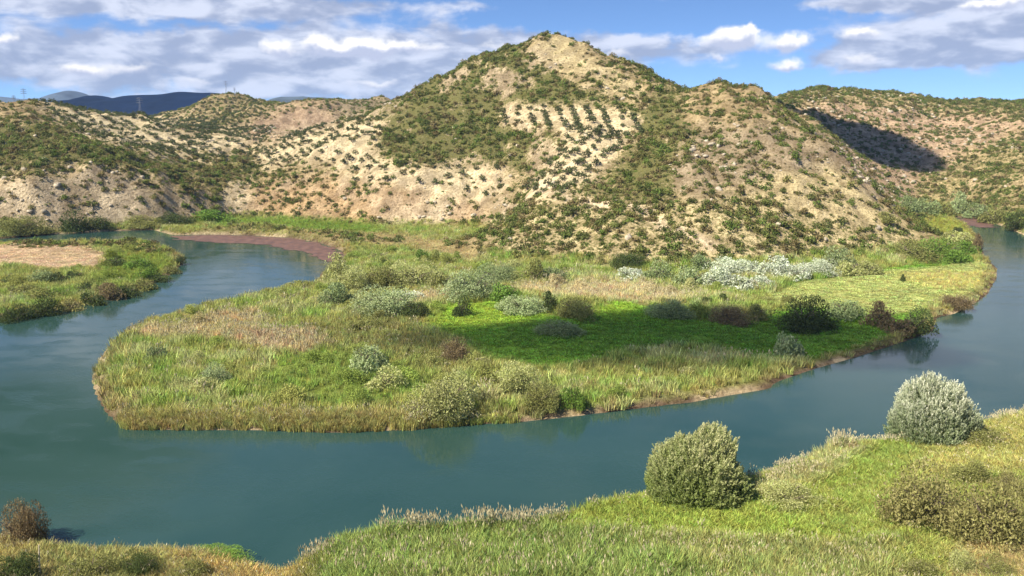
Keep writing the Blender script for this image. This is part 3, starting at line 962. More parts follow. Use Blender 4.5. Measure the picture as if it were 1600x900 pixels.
# ------------------------------------------------------------------ mass planting with geometry nodes
def scatter(name, pts, scale, rot, col, tipc, idx, meshes, label=None):
    """one 'stuff' object: plants on points"""
    src = bpy.data.collections.new(name + "_kinds")
    for i, me in enumerate(meshes):
        src.objects.link(bpy.data.objects.new("%s_kind_%02d" % (name, i), me))
    pm = bpy.data.meshes.new(name)
    pm.vertices.add(len(pts))
    pm.vertices.foreach_set('co', np.asarray(pts, np.float32).ravel())
    vattr(pm, 'scl', scale, 'FLOAT_VECTOR')
    vattr(pm, 'rot', rot, 'FLOAT_VECTOR')
    vattr(pm, 'col', col, 'FLOAT_COLOR')
    vattr(pm, 'col_tip', tipc, 'FLOAT_COLOR')
    vattr(pm, 'pick', idx, 'INT')
    ob = link(name, pm)
    ng = bpy.data.node_groups.new(name + "_planting", 'GeometryNodeTree')
    ng.interface.new_socket("Geometry", in_out='INPUT', socket_type='NodeSocketGeometry')
    ng.interface.new_socket("Geometry", in_out='OUTPUT', socket_type='NodeSocketGeometry')
    nd, lk = ng.nodes.new, ng.links.new
    gi, go = nd('NodeGroupInput'), nd('NodeGroupOutput')
    mp, iop, ci = nd('GeometryNodeMeshToPoints'), nd('GeometryNodeInstanceOnPoints'), nd('GeometryNodeCollectionInfo')
    ci.inputs['Collection'].default_value = src
    ci.inputs['Separate Children'].default_value = True
    ci.inputs['Reset Children'].default_value = True
    iop.inputs['Pick Instance'].default_value = True

    def named(attr, kind):
        a = nd('GeometryNodeInputNamedAttribute')
        a.data_type = kind
        a.inputs['Name'].default_value = attr
        return a.outputs[0]
    lk(gi.outputs[0], mp.inputs[0])
    lk(mp.outputs[0], iop.inputs['Points'])
    lk(ci.outputs[0], iop.inputs['Instance'])
    lk(named('pick', 'INT'), iop.inputs['Instance Index'])
    lk(named('rot', 'FLOAT_VECTOR'), iop.inputs['Rotation'])
    lk(named('scl', 'FLOAT_VECTOR'), iop.inputs['Scale'])
    lk(iop.outputs[0], go.inputs[0])
    md = ob.modifiers.new("planting", 'NODES')
    md.node_group = ng
    tag(ob, label, kind='stuff')
    return ob


def rand_rot(n, r, tilt=.08):
    return np.c_[r.normal(size=n) * tilt, r.normal(size=n) * tilt, r.uniform(0, 2 * pi, n)]


# grass and reeds ----------------------------------------------------
KIND_REED = [blade_mesh("reed_tuft", n=26, seed=i, height=1, width=.05, lean=.35, radius=.34) for i in range(3)] + \
            [blade_mesh("reed_tuft", n=24, seed=10 + i, height=1, width=.05, lean=.3, radius=.34, plumes=5, plume_size=(.30, .035)) for i in range(3)]
KIND_GRASS = [blade_mesh("grass_tuft", n=30, seed=20 + i, height=1, width=.12, lean=.7, radius=.9, segs=2) for i in range(3)]
KIND_FRONT = [blade_mesh("front_reed", n=30, seed=30 + i, height=1, width=.046, lean=.42, radius=.30, segs=3, curl=.45) for i in range(4)] + \
             [blade_mesh("front_reed", n=26, seed=40 + i, height=1, width=.046, lean=.34, radius=.30, segs=3, curl=.35, plumes=6, plume_size=(.20, .030)) for i in range(3)]


def land_points(n, x0, x1, y0, y1, r):
    x, y = r.uniform(x0, x1, n), r.uniform(y0, y1, n)
    px, py, dep = survey(x, y, np.zeros(n))
    k = (px > -90) & (px < 1690) & (py < 1010)
    x, y = x[k], y[k]
    z = height(x, y)
    sd = height(x, y, SD)
    return x, y, z, sd


r = np.random.default_rng(101)
x, y, z, sd = land_points(150000, -300, 330, 128, 460, r)
k = (sd > .1) & (z < 3.4) & (z > .02)
x, y, z, sd = x[k], y[k], z[k], sd[k]
c, h, plume, px, py = plain_cover(x, y)
keep = shown(x, y, z + 2) & (r.random(len(x)) < np.clip(1.35 - .0022 * y, .5, 1))
fringe = sd < 3.2
c = np.where(fringe[:, None], c * .45 + np.array((.36, .29, .12)) * .55, c)
x, y, z, sd, c, h, plume = (a[keep] for a in (x, y, z, sd, c, h, plume))
edge_n = fbm(x / 6, y / 6, 95, 3)
keep2 = ~((sd < 2.2) & (edge_n > .54))
h = np.where((sd < 3.0) & (h > 1), h * (.35 + 1.0 * edge_n), h)
x, y, z, sd, c, h, plume = (a[keep2] for a in (x, y, z, sd, c, h, plume))
jit = r.uniform(.75, 1.25, len(x))
low = h < .7
rd = ~low
pick = np.where(r.random(len(x)) < plume, 3, 0) + r.integers(0, 3, len(x))
cv = c * r.uniform(.8, 1.2, (len(x), 1)) * (1 + .08 * r.normal(size=(len(x), 3)))
sc = np.c_[h * jit * 1.15, h * jit * 1.15, h * jit]
scatter("valley_reeds", np.c_[x, y, z - .05][rd], sc[rd], rand_rot(rd.sum(), r), cv[rd], (cv * .6 + np.array((.40, .34, .2)) * .4)[rd], pick[rd], KIND_REED,
        "tall green and straw reeds covering the river peninsula")
scg = np.c_[np.full(len(x), 1.25), np.full(len(x), 1.25), h * jit]
scatter("meadow_grass", np.c_[x, y, z - .03][low], scg[low], rand_rot(low.sum(), r, .03), cv[low], (cv * 1.15)[low], r.integers(0, 3, low.sum()), KIND_GRASS,
        "short bright green meadow grass in the middle of the peninsula")

x, y, z, sd = land_points(60000, -85, 100, 80, 142, r)
k = (sd > -.4) & (z > -.2) & (z < 9) & (sd < 60)
x, y, z, sd = x[k], y[k], z[k], sd[k]
c, h, plume, px, py = plain_cover(x, y)
edge = (sd < 3.0) & (px > 470)
pn = fbm(x / 5, y / 5, 97, 3)
plume = np.where(edge, .8 * sstep(pn, .42, .6), plume)
h = h * (.72 + .56 * fbm(x / 4, y / 4, 98, 3))
jit = r.uniform(.7, 1.25, len(x))
cv = c * r.uniform(.78, 1.22, (len(x), 1)) * (1 + .08 * r.normal(size=(len(x), 3)))
pick = np.where(r.random(len(x)) < plume, 4 + r.integers(0, 3, len(x)), r.integers(0, 4, len(x)))
wdt = np.clip(1.7 / np.maximum(h, .5), .75, 1.6) * h * jit
scatter("bank_reeds", np.c_[x, y, z - .05], np.c_[wdt, wdt, h * jit], rand_rot(len(x), r), cv, cv * .7 + np.array((.45, .42, .26)) * .3, pick, KIND_FRONT,
        "green reeds and dry grass on the near river bank")

# ------------------------------------------------------------------ scrub and olive trees on the hills
KIND_SCRUB = [cloud_mesh("scrub_bush", n=150, seed=200 + i, lumps=(4, 6, 8, 10, 6)[i], flat=(.5, .45, .6, .42, .55)[i], leaf=(.27, .17), spread=(.42, .36, .32, .30, .36)[i]) for i in range(5)]
KIND_OLIVE = []
OLIVE_TRUNK = mesh_from("olive_trunk", *tube([(0, 0, -.3), (.02, 0, .2), (.05, .03, .6)], (.12, .09, .05), 6))
OLIVE_TRUNK.materials.append(M_BARK)
for i in range(4):
    v, q, var, tip = leaf_cloud(n=150, seed=230 + i, lumps=8, flat=.52, leaf=(.28, .18), spread=.36)
    v[:, 2] += .28
    me = mesh_from("olive_crown", v, quads=q)
    vattr(me, 'var', var)
    vattr(me, 'tip', tip)
    me.materials.append(M_LEAF)
    KIND_OLIVE.append(me)

n = 300000
x, y = r.uniform(-520, 480, n), r.uniform(280, 960, n)
z = height(x, y)
k = (z > 2.0) & (height(x, y, SD) > 2)
x, y, z = x[k], y[k], z[k]
_, dn, gr, px, py = hill_cover(x, y, z)
clump = fbm(x / 13, y / 13, 61, 3)
prob = np.clip(dn ** 1.25 * (1 + 1.7 * (clump - .5)), 0, 1) * .66
prob *= 1 - .25 * sstep(height(x, y, SLOPE), .8, 1.4)
k = (px > -70) & (px < 1670) & (r.random(len(x)) < prob)
x, y, z, dn, clump = x[k], y[k], z[k], dn[k], clump[k]
k = shown(x, y, z + 1.5)
x, y, z, dn, clump = x[k], y[k], z[k], dn[k], clump[k]
size = (.55 + 1.75 * r.random(len(x)) ** 2.2) * (.85 + .4 * dn) * (1 + .35 * (r.random(len(x)) > .93))
greens = np.array([(.165, .195, .052), (.140, .165, .050), (.200, .200, .062), (.215, .180, .075), (.140, .195, .044)])
col = greens[r.integers(0, 5, len(x))] * np.array((.90, .86, .90)) * r.uniform(.75, 1.25, (len(x), 1))
SCRUB = np.c_[x, y, z - .15 * size, size]

OLIVE_FIELDS = [
    ([(785, 170), (850, 163), (900, 165), (1000, 180), (1002, 214), (930, 217), (890, 200), (790, 198)], .06, 6.6, 4.2),
    ([(885, 198), (975, 207), (965, 250), (910, 295), (850, 312), (815, 303), (860, 250)], -.56, 7.2, 3.8),
    ([(400, 232), (500, 195), (605, 180), (590, 225), (600, 257), (520, 260), (460, 254), (400, 274), (370, 262)], .80, 3.9, 10.0),
    ([(520, 264), (610, 257), (690, 257), (790, 264), (795, 292), (740, 312), (640, 292), (540, 282)], .25, 7.0, 9.0),
    ([(60, 158), (130, 162), (260, 178), (340, 193), (320, 230), (230, 240), (150, 214), (100, 197)], -.45, 3.8, 11.5),
    ([(220, 235), (320, 200), (430, 198), (405, 237), (320, 252), (250, 247)], -.30, 4.0, 10.5),
    ([(270, 207), (310, 165), (350, 145), (420, 165), (400, 190), (330, 207)], .1, 7.0, 11.0),
]
ol = []
for poly, a, s1, s2 in OLIVE_FIELDS:
    ii, jj = np.meshgrid(np.arange(-130, 131), np.arange(-110, 111))
    u, v = ii.ravel() * s1 + r.normal(size=ii.size) * .35, jj.ravel() * s2 + r.normal(size=ii.size) * .35
    gx, gy = u * cos(a) - v * sin(a), u * sin(a) + v * cos(a) + 620
    k = (gy > 300) & (gy < 980) & (np.abs(gx) < 520)
    gx, gy = gx[k], gy[k]
    gz = height(gx, gy)
    qx, qy, _ = survey(gx, gy, gz)
    k = inpoly(qx, qy, poly) & shown(gx, gy, gz + 1.5) & (r.random(len(gx)) < .9) & (gz > 3)
    ol.append(np.c_[gx, gy, gz, r.uniform(1.7, 2.5, len(gx))][k])
OLIVE = np.concatenate(ol)


def plant_out(name, arr, colr, meshes, n_single, tipf, single_name, places, cat, group, stuff_label, trunk=None):
    """the largest-showing ones as things of their own, the rest as one mass"""
    app = arr[:, 3] / arr[:, 1]
    order = np.argsort(-app)
    single, rest = order[:n_single], order[n_single:]
    rr = np.random.default_rng(len(arr))
    qx, qy, _ = survey(arr[:, 0], arr[:, 1], arr[:, 2])
    where = np.zeros(len(arr), int)
    for j, pl in enumerate(places):
        if pl[0]:
            where[inpoly(qx, qy, pl[0])] = j
    for i in single:
        me = meshes[int(rr.integers(0, len(meshes)))]
        o = bpy.data.objects.new(single_name, None if trunk else me)
        COL.objects.link(o)
        s = float(arr[i, 3])
        o.location = [float(v) for v in arr[i, :3]]
        o.scale = (s, s * float(rr.uniform(.85, 1.15)), s * float(rr.uniform(.85, 1.2)))
        o.rotation_euler = (0, 0, float(rr.uniform(0, 6.28)))
        leafy = o
        if trunk:
            leafy = link('crown', me, o)
            link('trunk', trunk, o)
        leafy['col'] = [float(v) for v in colr[i]]
        leafy['col_tip'] = [float(v) for v in colr[i] * tipf]
        tag(o, places[where[i]][1], cat, group + ', ' + places[where[i]][2])
    m = len(rest)
    s = arr[rest, 3:4] * np.c_[np.ones(m), rr.uniform(.85, 1.15, m), rr.uniform(.85, 1.2, m)]
    scatter(name, arr[rest, :3], s, rand_rot(m, rr, .04), colr[rest], colr[rest] * tipf, rr.integers(0, len(meshes), m), meshes, stuff_label)


SCRUB_PLACES = [
    (None, 'scrub bush on the tan slopes away from the sandy spur and the cliffs', 'open slopes'),
    ([(760, 440), (750, 340), (830, 305), (1000, 318), (1000, 440)], 'scrub bush on the low spur left of the winding sandy track', 'low spur'),
    ([(1000, 318), (1180, 290), (1190, 440), (1000, 440)], 'scrub bush on the slope above the white thicket', 'slope over the white thicket'),
    ([(1180, 250), (1300, 250), (1330, 440), (1190, 440)], 'scrub bush on the yellow sandy slope', 'yellow sandy slope'),
    ([(1300, 250), (1450, 330), (1560, 420), (1330, 440)], 'scrub bush at the right foot of the big hill near the river arm', 'right foot of the hill'),
    ([(-100, 250), (340, 250), (340, 400), (-100, 400)], 'scrub bush clinging to the pale cliffs on the left', 'pale cliffs'),
    ([(340, 270), (760, 250), (770, 400), (340, 400)], 'scrub bush on the bare orange slope', 'orange slope'),
]
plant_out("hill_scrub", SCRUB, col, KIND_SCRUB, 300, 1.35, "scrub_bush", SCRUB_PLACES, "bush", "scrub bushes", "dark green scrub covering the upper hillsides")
ocol = np.array((.092, .108, .046)) * r.uniform(.75, 1.2, (len(OLIVE), 1))
OLIVE_PLACES = [
    (None, 'olive tree in the rows outside the groves of the big hill', 'outer rows'),
    (OLIVE_FIELDS[0][0], 'olive tree in the pale grove high under the summit', 'high pale grove'),
    (OLIVE_FIELDS[1][0], 'olive tree in the pale rows that run down the middle of the big hill', 'descending rows'),
    (OLIVE_FIELDS[2][0], 'olive tree in the dotted rows on the left shoulder of the big hill', 'left shoulder'),
    (OLIVE_FIELDS[3][0], 'olive tree in the pale band above the bare orange slope', 'band over the orange slope'),
]
plant_out("olive_grove", OLIVE, ocol, KIND_OLIVE, 300, 1.5, "olive_tree", OLIVE_PLACES, "tree", "olive trees", "farther olive trees in rows on pale soil", OLIVE_TRUNK)
M_ROCK = plain_material("limestone", (.36, .30, .21), .4, .9)


def rock_mesh(seed):
    g = np.random.default_rng(seed)
    V, Q = [], []
    nu, nv = 9, 6
    for j in range(nv + 1):
        ph = -pi / 2 + pi * j / nv
        for i in range(nu):
            a_ = 2 * pi * i / nu
            k_ = g.uniform(.72, 1.15)
            V.append((k_ * cos(ph) * cos(a_), k_ * cos(ph) * sin(a_) * .8, k_ * .7 * sin(ph)))
    for j in range(nv):
        for i in range(nu):
            Q.append((j * nu + i, j * nu + (i + 1) % nu, (j + 1) * nu + (i + 1) % nu, (j + 1) * nu + i))
    me = mesh_from("rock", V, quads=Q)
    me.materials.append(M_ROCK)
    return me


ROCK_POLYS = [HILL_ZONES[i_][0] for i_ in range(len(HILL_ZONES)) if HILL_ZONES[i_][1] in ('rock', 'white', 'pink')]
x, y = r.uniform(-330, 330, 60000), r.uniform(290, 760, 60000)
z = height(x, y)
qx, qy, _ = survey(x, y, z)
inz = np.zeros(len(x), bool)
for poly in ROCK_POLYS:
    inz |= inpoly(qx, qy, poly)
clus = fbm(x / 9, y / 9, 83, 3)
p_ = (.02 + .34 * inz + .25 * sstep(height(x, y, SLOPE), .7, 1.3)) * sstep(clus, .42, .62)
k = (z > 3) & (r.random(len(x)) < p_) & (qx > -60) & (qx < 1660)
x, y, z = x[k], y[k], z[k]
k = shown(x, y, z + 1)
x, y, z = x[k], y[k], z[k]
rs = .3 + 1.5 * r.random(len(x)) ** 3
scatter("hill_rocks", np.c_[x, y, z], np.c_[rs, rs * r.uniform(.7, 1.3, len(x)), rs * r.uniform(.5, 1.2, len(x))], rand_rot(len(x), r, .3), np.full((len(x), 3), .4), np.full((len(x), 3), .4),
        r.integers(0, 4, len(x)), [rock_mesh(i) for i in range(4)], "pale weathered rocks on the steep parts of the hills")
print("rocks", len(x))
print("scrub", len(SCRUB), "olive", len(OLIVE))


# ------------------------------------------------------------------ single bushes of the valley
BUSH_COL = dict(silver=((.20, .245, .095), (.41, .45, .25)), white=((.31, .35, .21), (.74, .74, .60)), pale=((.26, .275, .085), (.46, .44, .22)),
                grey=((.155, .195, .075), (.29, .33, .165)), green=((.10, .165, .028), (.17, .25, .05)), dark=((.055, .075, .024), (.10, .12, .04)),
                brown=((.135, .102, .052), (.22, .165, .085)), olive=((.15, .155, .045), (.28, .27, .10)), tan=((.175, .165, .055), (.33, .29, .125)))
BUSH_KIND = [cloud_mesh("bush_leaves", n=2300, seed=300 + i, lumps=(7, 12, 18, 24)[i % 4], flat=(.42, .5, .58)[i % 3], leaf=(.105, .046), spread=(.40, .32, .26, .22)[i % 4]) for i in range(11)]
BUSH_BIG = [cloud_mesh("big_bush_leaves", n=9500, seed=320 + i, lumps=(16, 28, 44)[i % 3], flat=(.45, .52)[i % 2], leaf=(.058, .024), spread=(.33, .27, .22)[i % 3]) for i in range(6)]
STEM_KIND = [stems_mesh("bush_stems", seed=340 + i, n=6, reach=.55, top=.75, r0=.035) for i in range(3)]


def plant_size(px, py, w, h):
    gx, gy = ground(px, py, 1.0)
    for _ in range(3):
        gz = float(height(np.array([gx]), np.array([gy]))[0])
        gx, gy = ground(px, py, max(gz, 0.05))
    _, _, dep = survey(gx, gy, gz)
    m = float(dep) / FOCAL
    dip = math.atan2(EYE_H - gz, gy)
    return gx, gy, gz, w * m / 2, max(.4, (h - .35 * w * sin(dip)) * m / cos(dip))


NB = [0]


def bush(px, py, w, h, kind, label, name='bush', cat='bush', group=None, big=False):
    gx, gy, gz, half_w, hh = plant_size(px, py, w, h)
    half_w, hh = half_w * 1.22, hh * 1.3 + (.5 if kind in ('silver', 'pale', 'olive', 'grey', 'white') else 0)
    if kind == 'white':
        half_w, hh = half_w * 1.12, hh * .74
    NB[0] += 1
    i = NB[0]
    gy += half_w * .5
    gz = float(height(np.array([gx]), np.array([gy]))[0])
    t = tag(link(name, None, loc=(gx, gy, gz), rotz=i * 1.7), label, cat, group)
    pool = BUSH_BIG if (big or w >= 60) else BUSH_KIND
    cr = link('crown', pool[i % len(pool)], t, scale=(half_w * (1 + .18 * sin(i * 2.3)), half_w * (1 + .18 * cos(i * 1.9)), hh))
    lo, hi = BUSH_COL[kind]
    f = .9 + .2 * ((i * 37) % 10) / 10
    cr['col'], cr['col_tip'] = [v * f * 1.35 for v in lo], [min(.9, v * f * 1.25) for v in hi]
    link('stems', STEM_KIND[i % 3], t, scale=(half_w, half_w, hh))
    return t


for row in [
    (570, 582, 58, 40, 'silver', 'round silvery bush casting a dark shadow on lush grass left of the brown dry bush'),
    (330, 608, 64, 36, 'silver', 'low grey-green bush standing alone near the western tip of the peninsula'),
    (240, 568, 36, 24, 'grey', 'faint grey bush among the reeds up-left of the lone grey-green bush'),
    (600, 610, 56, 30, 'pale', 'small yellow-green bush just below the round silvery bush'),
    (708, 568, 60, 38, 'brown', 'brown dry bush at the left corner of the shaded dark green meadow'),
    (695, 663, 94, 64, 'pale', 'biggest pale dome-shaped bush on the near shore of the peninsula'),
    (806, 622, 74, 46, 'pale', 'rounded pale-topped bush up-right of the biggest dome bush on the near shore'),
    (848, 652, 76, 44, 'olive', 'tangled olive bush at the waterline just left of the narrow bright green bush'),
    (898, 647, 36, 42, 'green', 'narrow bright green bush at the waterline below the dark meadow'),
    (875, 527, 66, 24, 'grey', 'dark blue-grey bush lying alone in the shade of the green meadow'),
    (1050, 500, 70, 30, 'grey', 'grey-brown bush at the upper edge of the shaded meadow below the pale grass'),
    (905, 500, 72, 32, 'olive', 'olive-grey bush just above the blue-grey bush of the shaded meadow'),
    (858, 486, 36, 24, 'dark', 'dark pointed bush between the pale grass band and the olive-grey bush'),
    (815, 492, 76, 28, 'silver', 'broad silvery bush at the upper left edge of the green meadow'),
    (722, 495, 28, 28, 'dark', 'small dark green round bush alone at the top left corner of the meadow'),
    (735, 470, 92, 42, 'silver', 'largest silver-topped bush in the middle of the peninsula'),
    (790, 470, 52, 30, 'green', 'green bush touching the right side of the largest silver-topped bush'),
    (775, 444, 74, 30, 'grey', 'grey-green bush behind the largest silver-topped bush'),
    (836, 442, 38, 24, 'olive', 'rounded olive bush, left one of the pair behind the pale grass band'),
    (868, 440, 36, 24, 'grey', 'rounded grey bush, right one of the pair behind the pale grass band'),
    (600, 494, 116, 40, 'silver', 'wide whitish-green bush on the left half of the peninsula above the dry grass path'),
    (628, 474, 52, 24, 'white', 'small whitish bush directly behind the wide whitish-green one'),
    (646, 497, 36, 26, 'dark', 'small blackish-green bush at the right end of the wide whitish-green one'),
    (524, 442, 52, 34, 'pale', 'pale bush at the water edge beside the reddish weed of the inlet'),
    (552, 460, 62, 36, 'pale', 'yellowish bush just in front of the pale bush by the inlet'),
    (596, 454, 64, 38, 'olive', 'olive bush in the clump right of the inlet, with a dark base'),
    (645, 452, 74, 38, 'pale', 'broad pale green bush at the right end of the clump by the inlet'),
    (692, 452, 52, 26, 'olive', 'low olive bush between the broad pale bush and the largest silver-topped bush'),
    (660, 414, 26, 24, 'green', 'slim green bush on the dry tan strip behind the clump by the inlet'),
    (522, 482, 54, 26, 'grey', 'low grey bush near the left shore below the yellowish bush'),
    (1147, 509, 62, 26, 'brown', 'low reddish-brown bush at the far edge of the shaded meadow'),
    (1186, 503, 42, 24, 'olive', 'dark olive bush touching the right of the low reddish-brown bush'),
    (1262, 517, 86, 46, 'dark', 'biggest blackish dome bush on the meadow near the right arm of the river'),
    (1324, 500, 58, 30, 'grey', 'soft grey bush right behind the biggest blackish dome bush'),
    (1380, 514, 58, 34, 'brown', 'rusty brown bush right of the soft grey bush near the right bank'),
    (1412, 528, 44, 26, 'brown', 'small rusty bush between the brown bush and the dark bush at the waterline'),
    (1436, 527, 56, 36, 'dark', 'dark green bush overhanging the water on the right bank of the meadow'),
    (1500, 488, 60, 24, 'brown', 'brown bank bush at the water on the far right tip of the meadow'),
    (1235, 558, 46, 38, 'silver', 'ragged pale silver shrub standing in deep shade near the right river arm'),
    (1107, 477, 24, 13, 'dark', 'tiny dark bush, leftmost of three in a line below the white thicket'),
    (1130, 477, 24, 13, 'dark', 'tiny dark bush, middle of three in a line below the white thicket'),
    (1149, 476, 14, 9, 'dark', 'tiny dark bush, right and smallest of three below the white thicket'),
    (1108, 489, 26, 9, 'green', 'flat small green bush under the leftmost of the three tiny dark ones'),
    (1200, 475, 26, 11, 'olive', 'tiny olive bush on bright grass, left of a similar one'),
    (1232, 473, 24, 11, 'olive', 'tiny olive bush on bright grass, right of a similar one'),
    (1412, 440, 12, 9, 'dark', 'single tiny dark bush on the bright meadow near the right tip'),
    (984, 438, 44, 24, 'white', 'small white bush at the left end of the thicket at the hill foot'),
    (1030, 440, 50, 26, 'grey', 'grey bush second from the left in the thicket at the hill foot'),
    (985, 424, 60, 22, 'dark', 'dark bush behind the small white bush at the hill foot'),
    (1084, 448, 56, 32, 'silver', 'silver-green bush just left of the bright white thicket'),
    (1100, 428, 50, 28, 'grey', 'grey-green bush behind the silver-green one at the left of the white thicket'),
    (1124, 452, 50, 30, 'white', 'bright white-leaved bush, front left of the white thicket'),
    (1164, 455, 56, 34, 'white', 'bright white-leaved bush, front middle of the white thicket'),
    (1194, 452, 40, 24, 'white', 'bright white-leaved bush, front right and smallest of the white thicket'),
    (1146, 434, 60, 34, 'white', 'white-leaved bush at the back left of the white thicket'),
    (1186, 434, 50, 32, 'white', 'white-leaved bush at the back right of the white thicket'),
    (1222, 434, 58, 32, 'white', 'silver-grey bush just right of the bright white thicket'),
    (1252, 438, 48, 28, 'white', 'silver-grey bush with a green base in the row right of the white thicket'),
    (1284, 432, 62, 34, 'white', 'tallest grey-white bush in the row at the foot of the sandy slope'),
    (1310, 426, 46, 28, 'silver', 'grey bush right of the tallest grey-white bush in the row'),
    (1332, 432, 46, 24, 'pale', 'pale cream bush at the right end of the row at the hill foot'),
    (1362, 430, 40, 20, 'pale', 'low cream bush beyond the right end of the row at the hill foot'),
    (1440, 408, 76, 26, 'olive', 'olive bush at the hill foot left of the bright green thicket'),
    (1482, 410, 76, 36, 'green', 'bright green bush at the foot of the hill by the right river arm'),
    (1516, 402, 44, 24, 'green', 'green bush at the water right of the bright green bush'),
    (1455, 386, 60, 22, 'olive', 'yellow-olive bush up-left of the bright green bush on the right'),
    (1500, 384, 50, 20, 'pale', 'pale bush behind the bright green bush by the right arm'),
    (1530, 392, 22, 20, 'brown', 'brownish bush at the very edge of the right river arm'),
    (1498, 364, 16, 10, 'dark', 'tiny dark bush near the far end of the right river arm'),
]:
    bush(*row, group='bushes scattered over the peninsula')

SP = 'bushes along the edge of the left spit'
for row in [
    (16, 503, 60, 46, 'dark', 'large dark green bush at the frame edge on the lower left spit'),
    (62, 495, 52, 40, 'dark', 'dark green bush second from the frame edge along the lower left spit'),
    (106, 486, 46, 34, 'tan', 'reddish dry bush at the waterline of the left spit, nearer the frame edge'),
    (140, 478, 40, 34, 'dark', 'dark bush between two reddish bushes on the left spit'),
    (164, 471, 40, 30, 'brown', 'reddish-brown bush at the waterline near the middle of the left spit'),
    (192, 465, 44, 32, 'dark', 'blackish bush with a deep shadow right of the reddish-brown bush on the spit'),
    (218, 455, 44, 24, 'olive', 'olive bush at the waterline where the left spit narrows'),
    (245, 441, 38, 22, 'dark', 'dark bush at the waterline close to the tip of the left spit'),
    (264, 428, 30, 18, 'olive', 'small olive bush second from the tip of the left spit'),
    (278, 415, 24, 14, 'dark', 'smallest dark bush right at the tip of the left spit'),
    (24, 464, 52, 24, 'olive', 'olive bush just above the large dark bush on the spit'),
    (12, 446, 44, 18, 'dark', 'dark low bush at the frame edge below the tan field of the spit'),
    (58, 446, 44, 22, 'grey', 'grey-green bush at the lower edge of the tan field'),
    (86, 444, 40, 26, 'dark', 'dark round bush at the lower edge of the tan field, left of a smaller one'),
    (112, 438, 34, 20, 'dark', 'smaller dark bush at the lower edge of the tan field'),
    (56, 474, 50, 22, 'olive', 'yellow-olive bush in the middle of the left spit'),
    (90, 466, 44, 24, 'green', 'green bush above the reddish dry bush on the spit'),
    (130, 460, 44, 24, 'dark', 'dark green bush above the gap in the spit edge row'),
    (178, 416, 38, 20, 'dark', 'dark green bush at the right corner of the tan field'),
    (214, 420, 44, 26, 'green', 'bright green bush between the tan field and the tip of the spit'),
    (228, 436, 40, 20, 'green', 'green bush below the bright green one near the spit tip'),
]:
    bush(row[0], row[1], row[2], row[3] * .72, *row[4:], group=SP)
for row in [
    (26, 371, 70, 26, 'olive', 'dark bush clump at the foot of the pale cliff by the frame edge'),
    (112, 365, 44, 30, 'dark', 'dark bush in the gully between two pale cliff faces'),
    (150, 362, 34, 16, 'dark', 'low dark bush under the brightest pale cliff face'),
    (214, 359, 60, 18, 'olive', 'olive bush at the water below the right end of the cliffs'),
    (268, 354, 60, 22, 'dark', 'dark bush where the cliffs end and the green reeds begin'),
    (322, 350, 56, 16, 'green', 'green bush at the left end of the bright strip below the orange slope'),
]:
    bush(*row)
VT = 'trees at the far end of the right river arm'
for i, (px, py, w, h, k, lab) in enumerate([
    (1392, 334, 36, 20, 'olive', 'olive tree-like bush, first from the left in the far valley row'),
    (1424, 336, 36, 24, 'grey', 'grey tree second from the left in the far valley row'),
    (1450, 338, 36, 26, 'grey', 'taller grey tree in the middle of the far valley row'),
    (1476, 338, 34, 22, 'olive', 'olive tree right of the taller grey tree in the far valley row'),
    (1502, 338, 36, 26, 'silver', 'silver tree near the end of the red weed in the far valley'),
    (1530, 338, 34, 24, 'grey', 'grey tree above the red weed where the far bank begins'),
    (1560, 350, 44, 24, 'olive', 'olive bush on the far right bank above the water bend'),
    (1590, 362, 44, 26, 'dark', 'dark bush on the far right bank at the frame edge')]):
    bush(px, py, w, h, k, lab, name='tree' if i < 6 else 'bush', cat='tree' if i < 6 else 'bush', group=VT if i < 6 else None)
for row in [
    (1468, 838, 126, 92, 'tan', 'large brown dry shrub on the near right bank, left one of the big pair'),
    (1566, 862, 112, 104, 'tan', 'large brown dry shrub at the right frame edge, right one of the big pair'),
    (1526, 762, 56, 40, 'olive', 'small olive shrub behind the big brown pair on the near bank'),
    (1594, 786, 60, 46, 'tan', 'brown shrub at the right frame edge above the big brown pair'),
    (1510, 900, 46, 30, 'pale', 'small pale green shrub at the bottom edge below the big brown shrubs'),
    (1448, 910, 60, 28, 'olive', 'low olive shrub at the bottom edge left of the small pale one'),
    (1566, 912, 70, 34, 'olive', 'olive shrub in the bottom right corner'),
    (1240, 798, 90, 34, 'pale', 'low straw-coloured bush on bright grass right of the nearer willow'),
    (1556, 700, 90, 26, 'olive', 'flat olive bush on the bank right of the farther silver tree'),
    (20, 856, 90, 78, 'brown', 'reddish-brown dry bush at the left frame edge on the near bank'),
    (14, 922, 70, 50, 'dark', 'dark green bush in the bottom left corner'),
    (128, 915, 84, 40, 'olive', 'olive bush at the bottom edge right of the pale leaning pole'),
    (214, 908, 70, 44, 'dark', 'dark bush at the bottom edge left of the low green mound'),
    (330, 884, 96, 28, 'green', 'low green mound of a bush at the water on the near left bank'),
    (290, 912, 60, 34, 'olive', 'small olive bush at the bottom edge below the low green mound'),
]:
    bush(*row, big=True, group='bushes on the near bank')


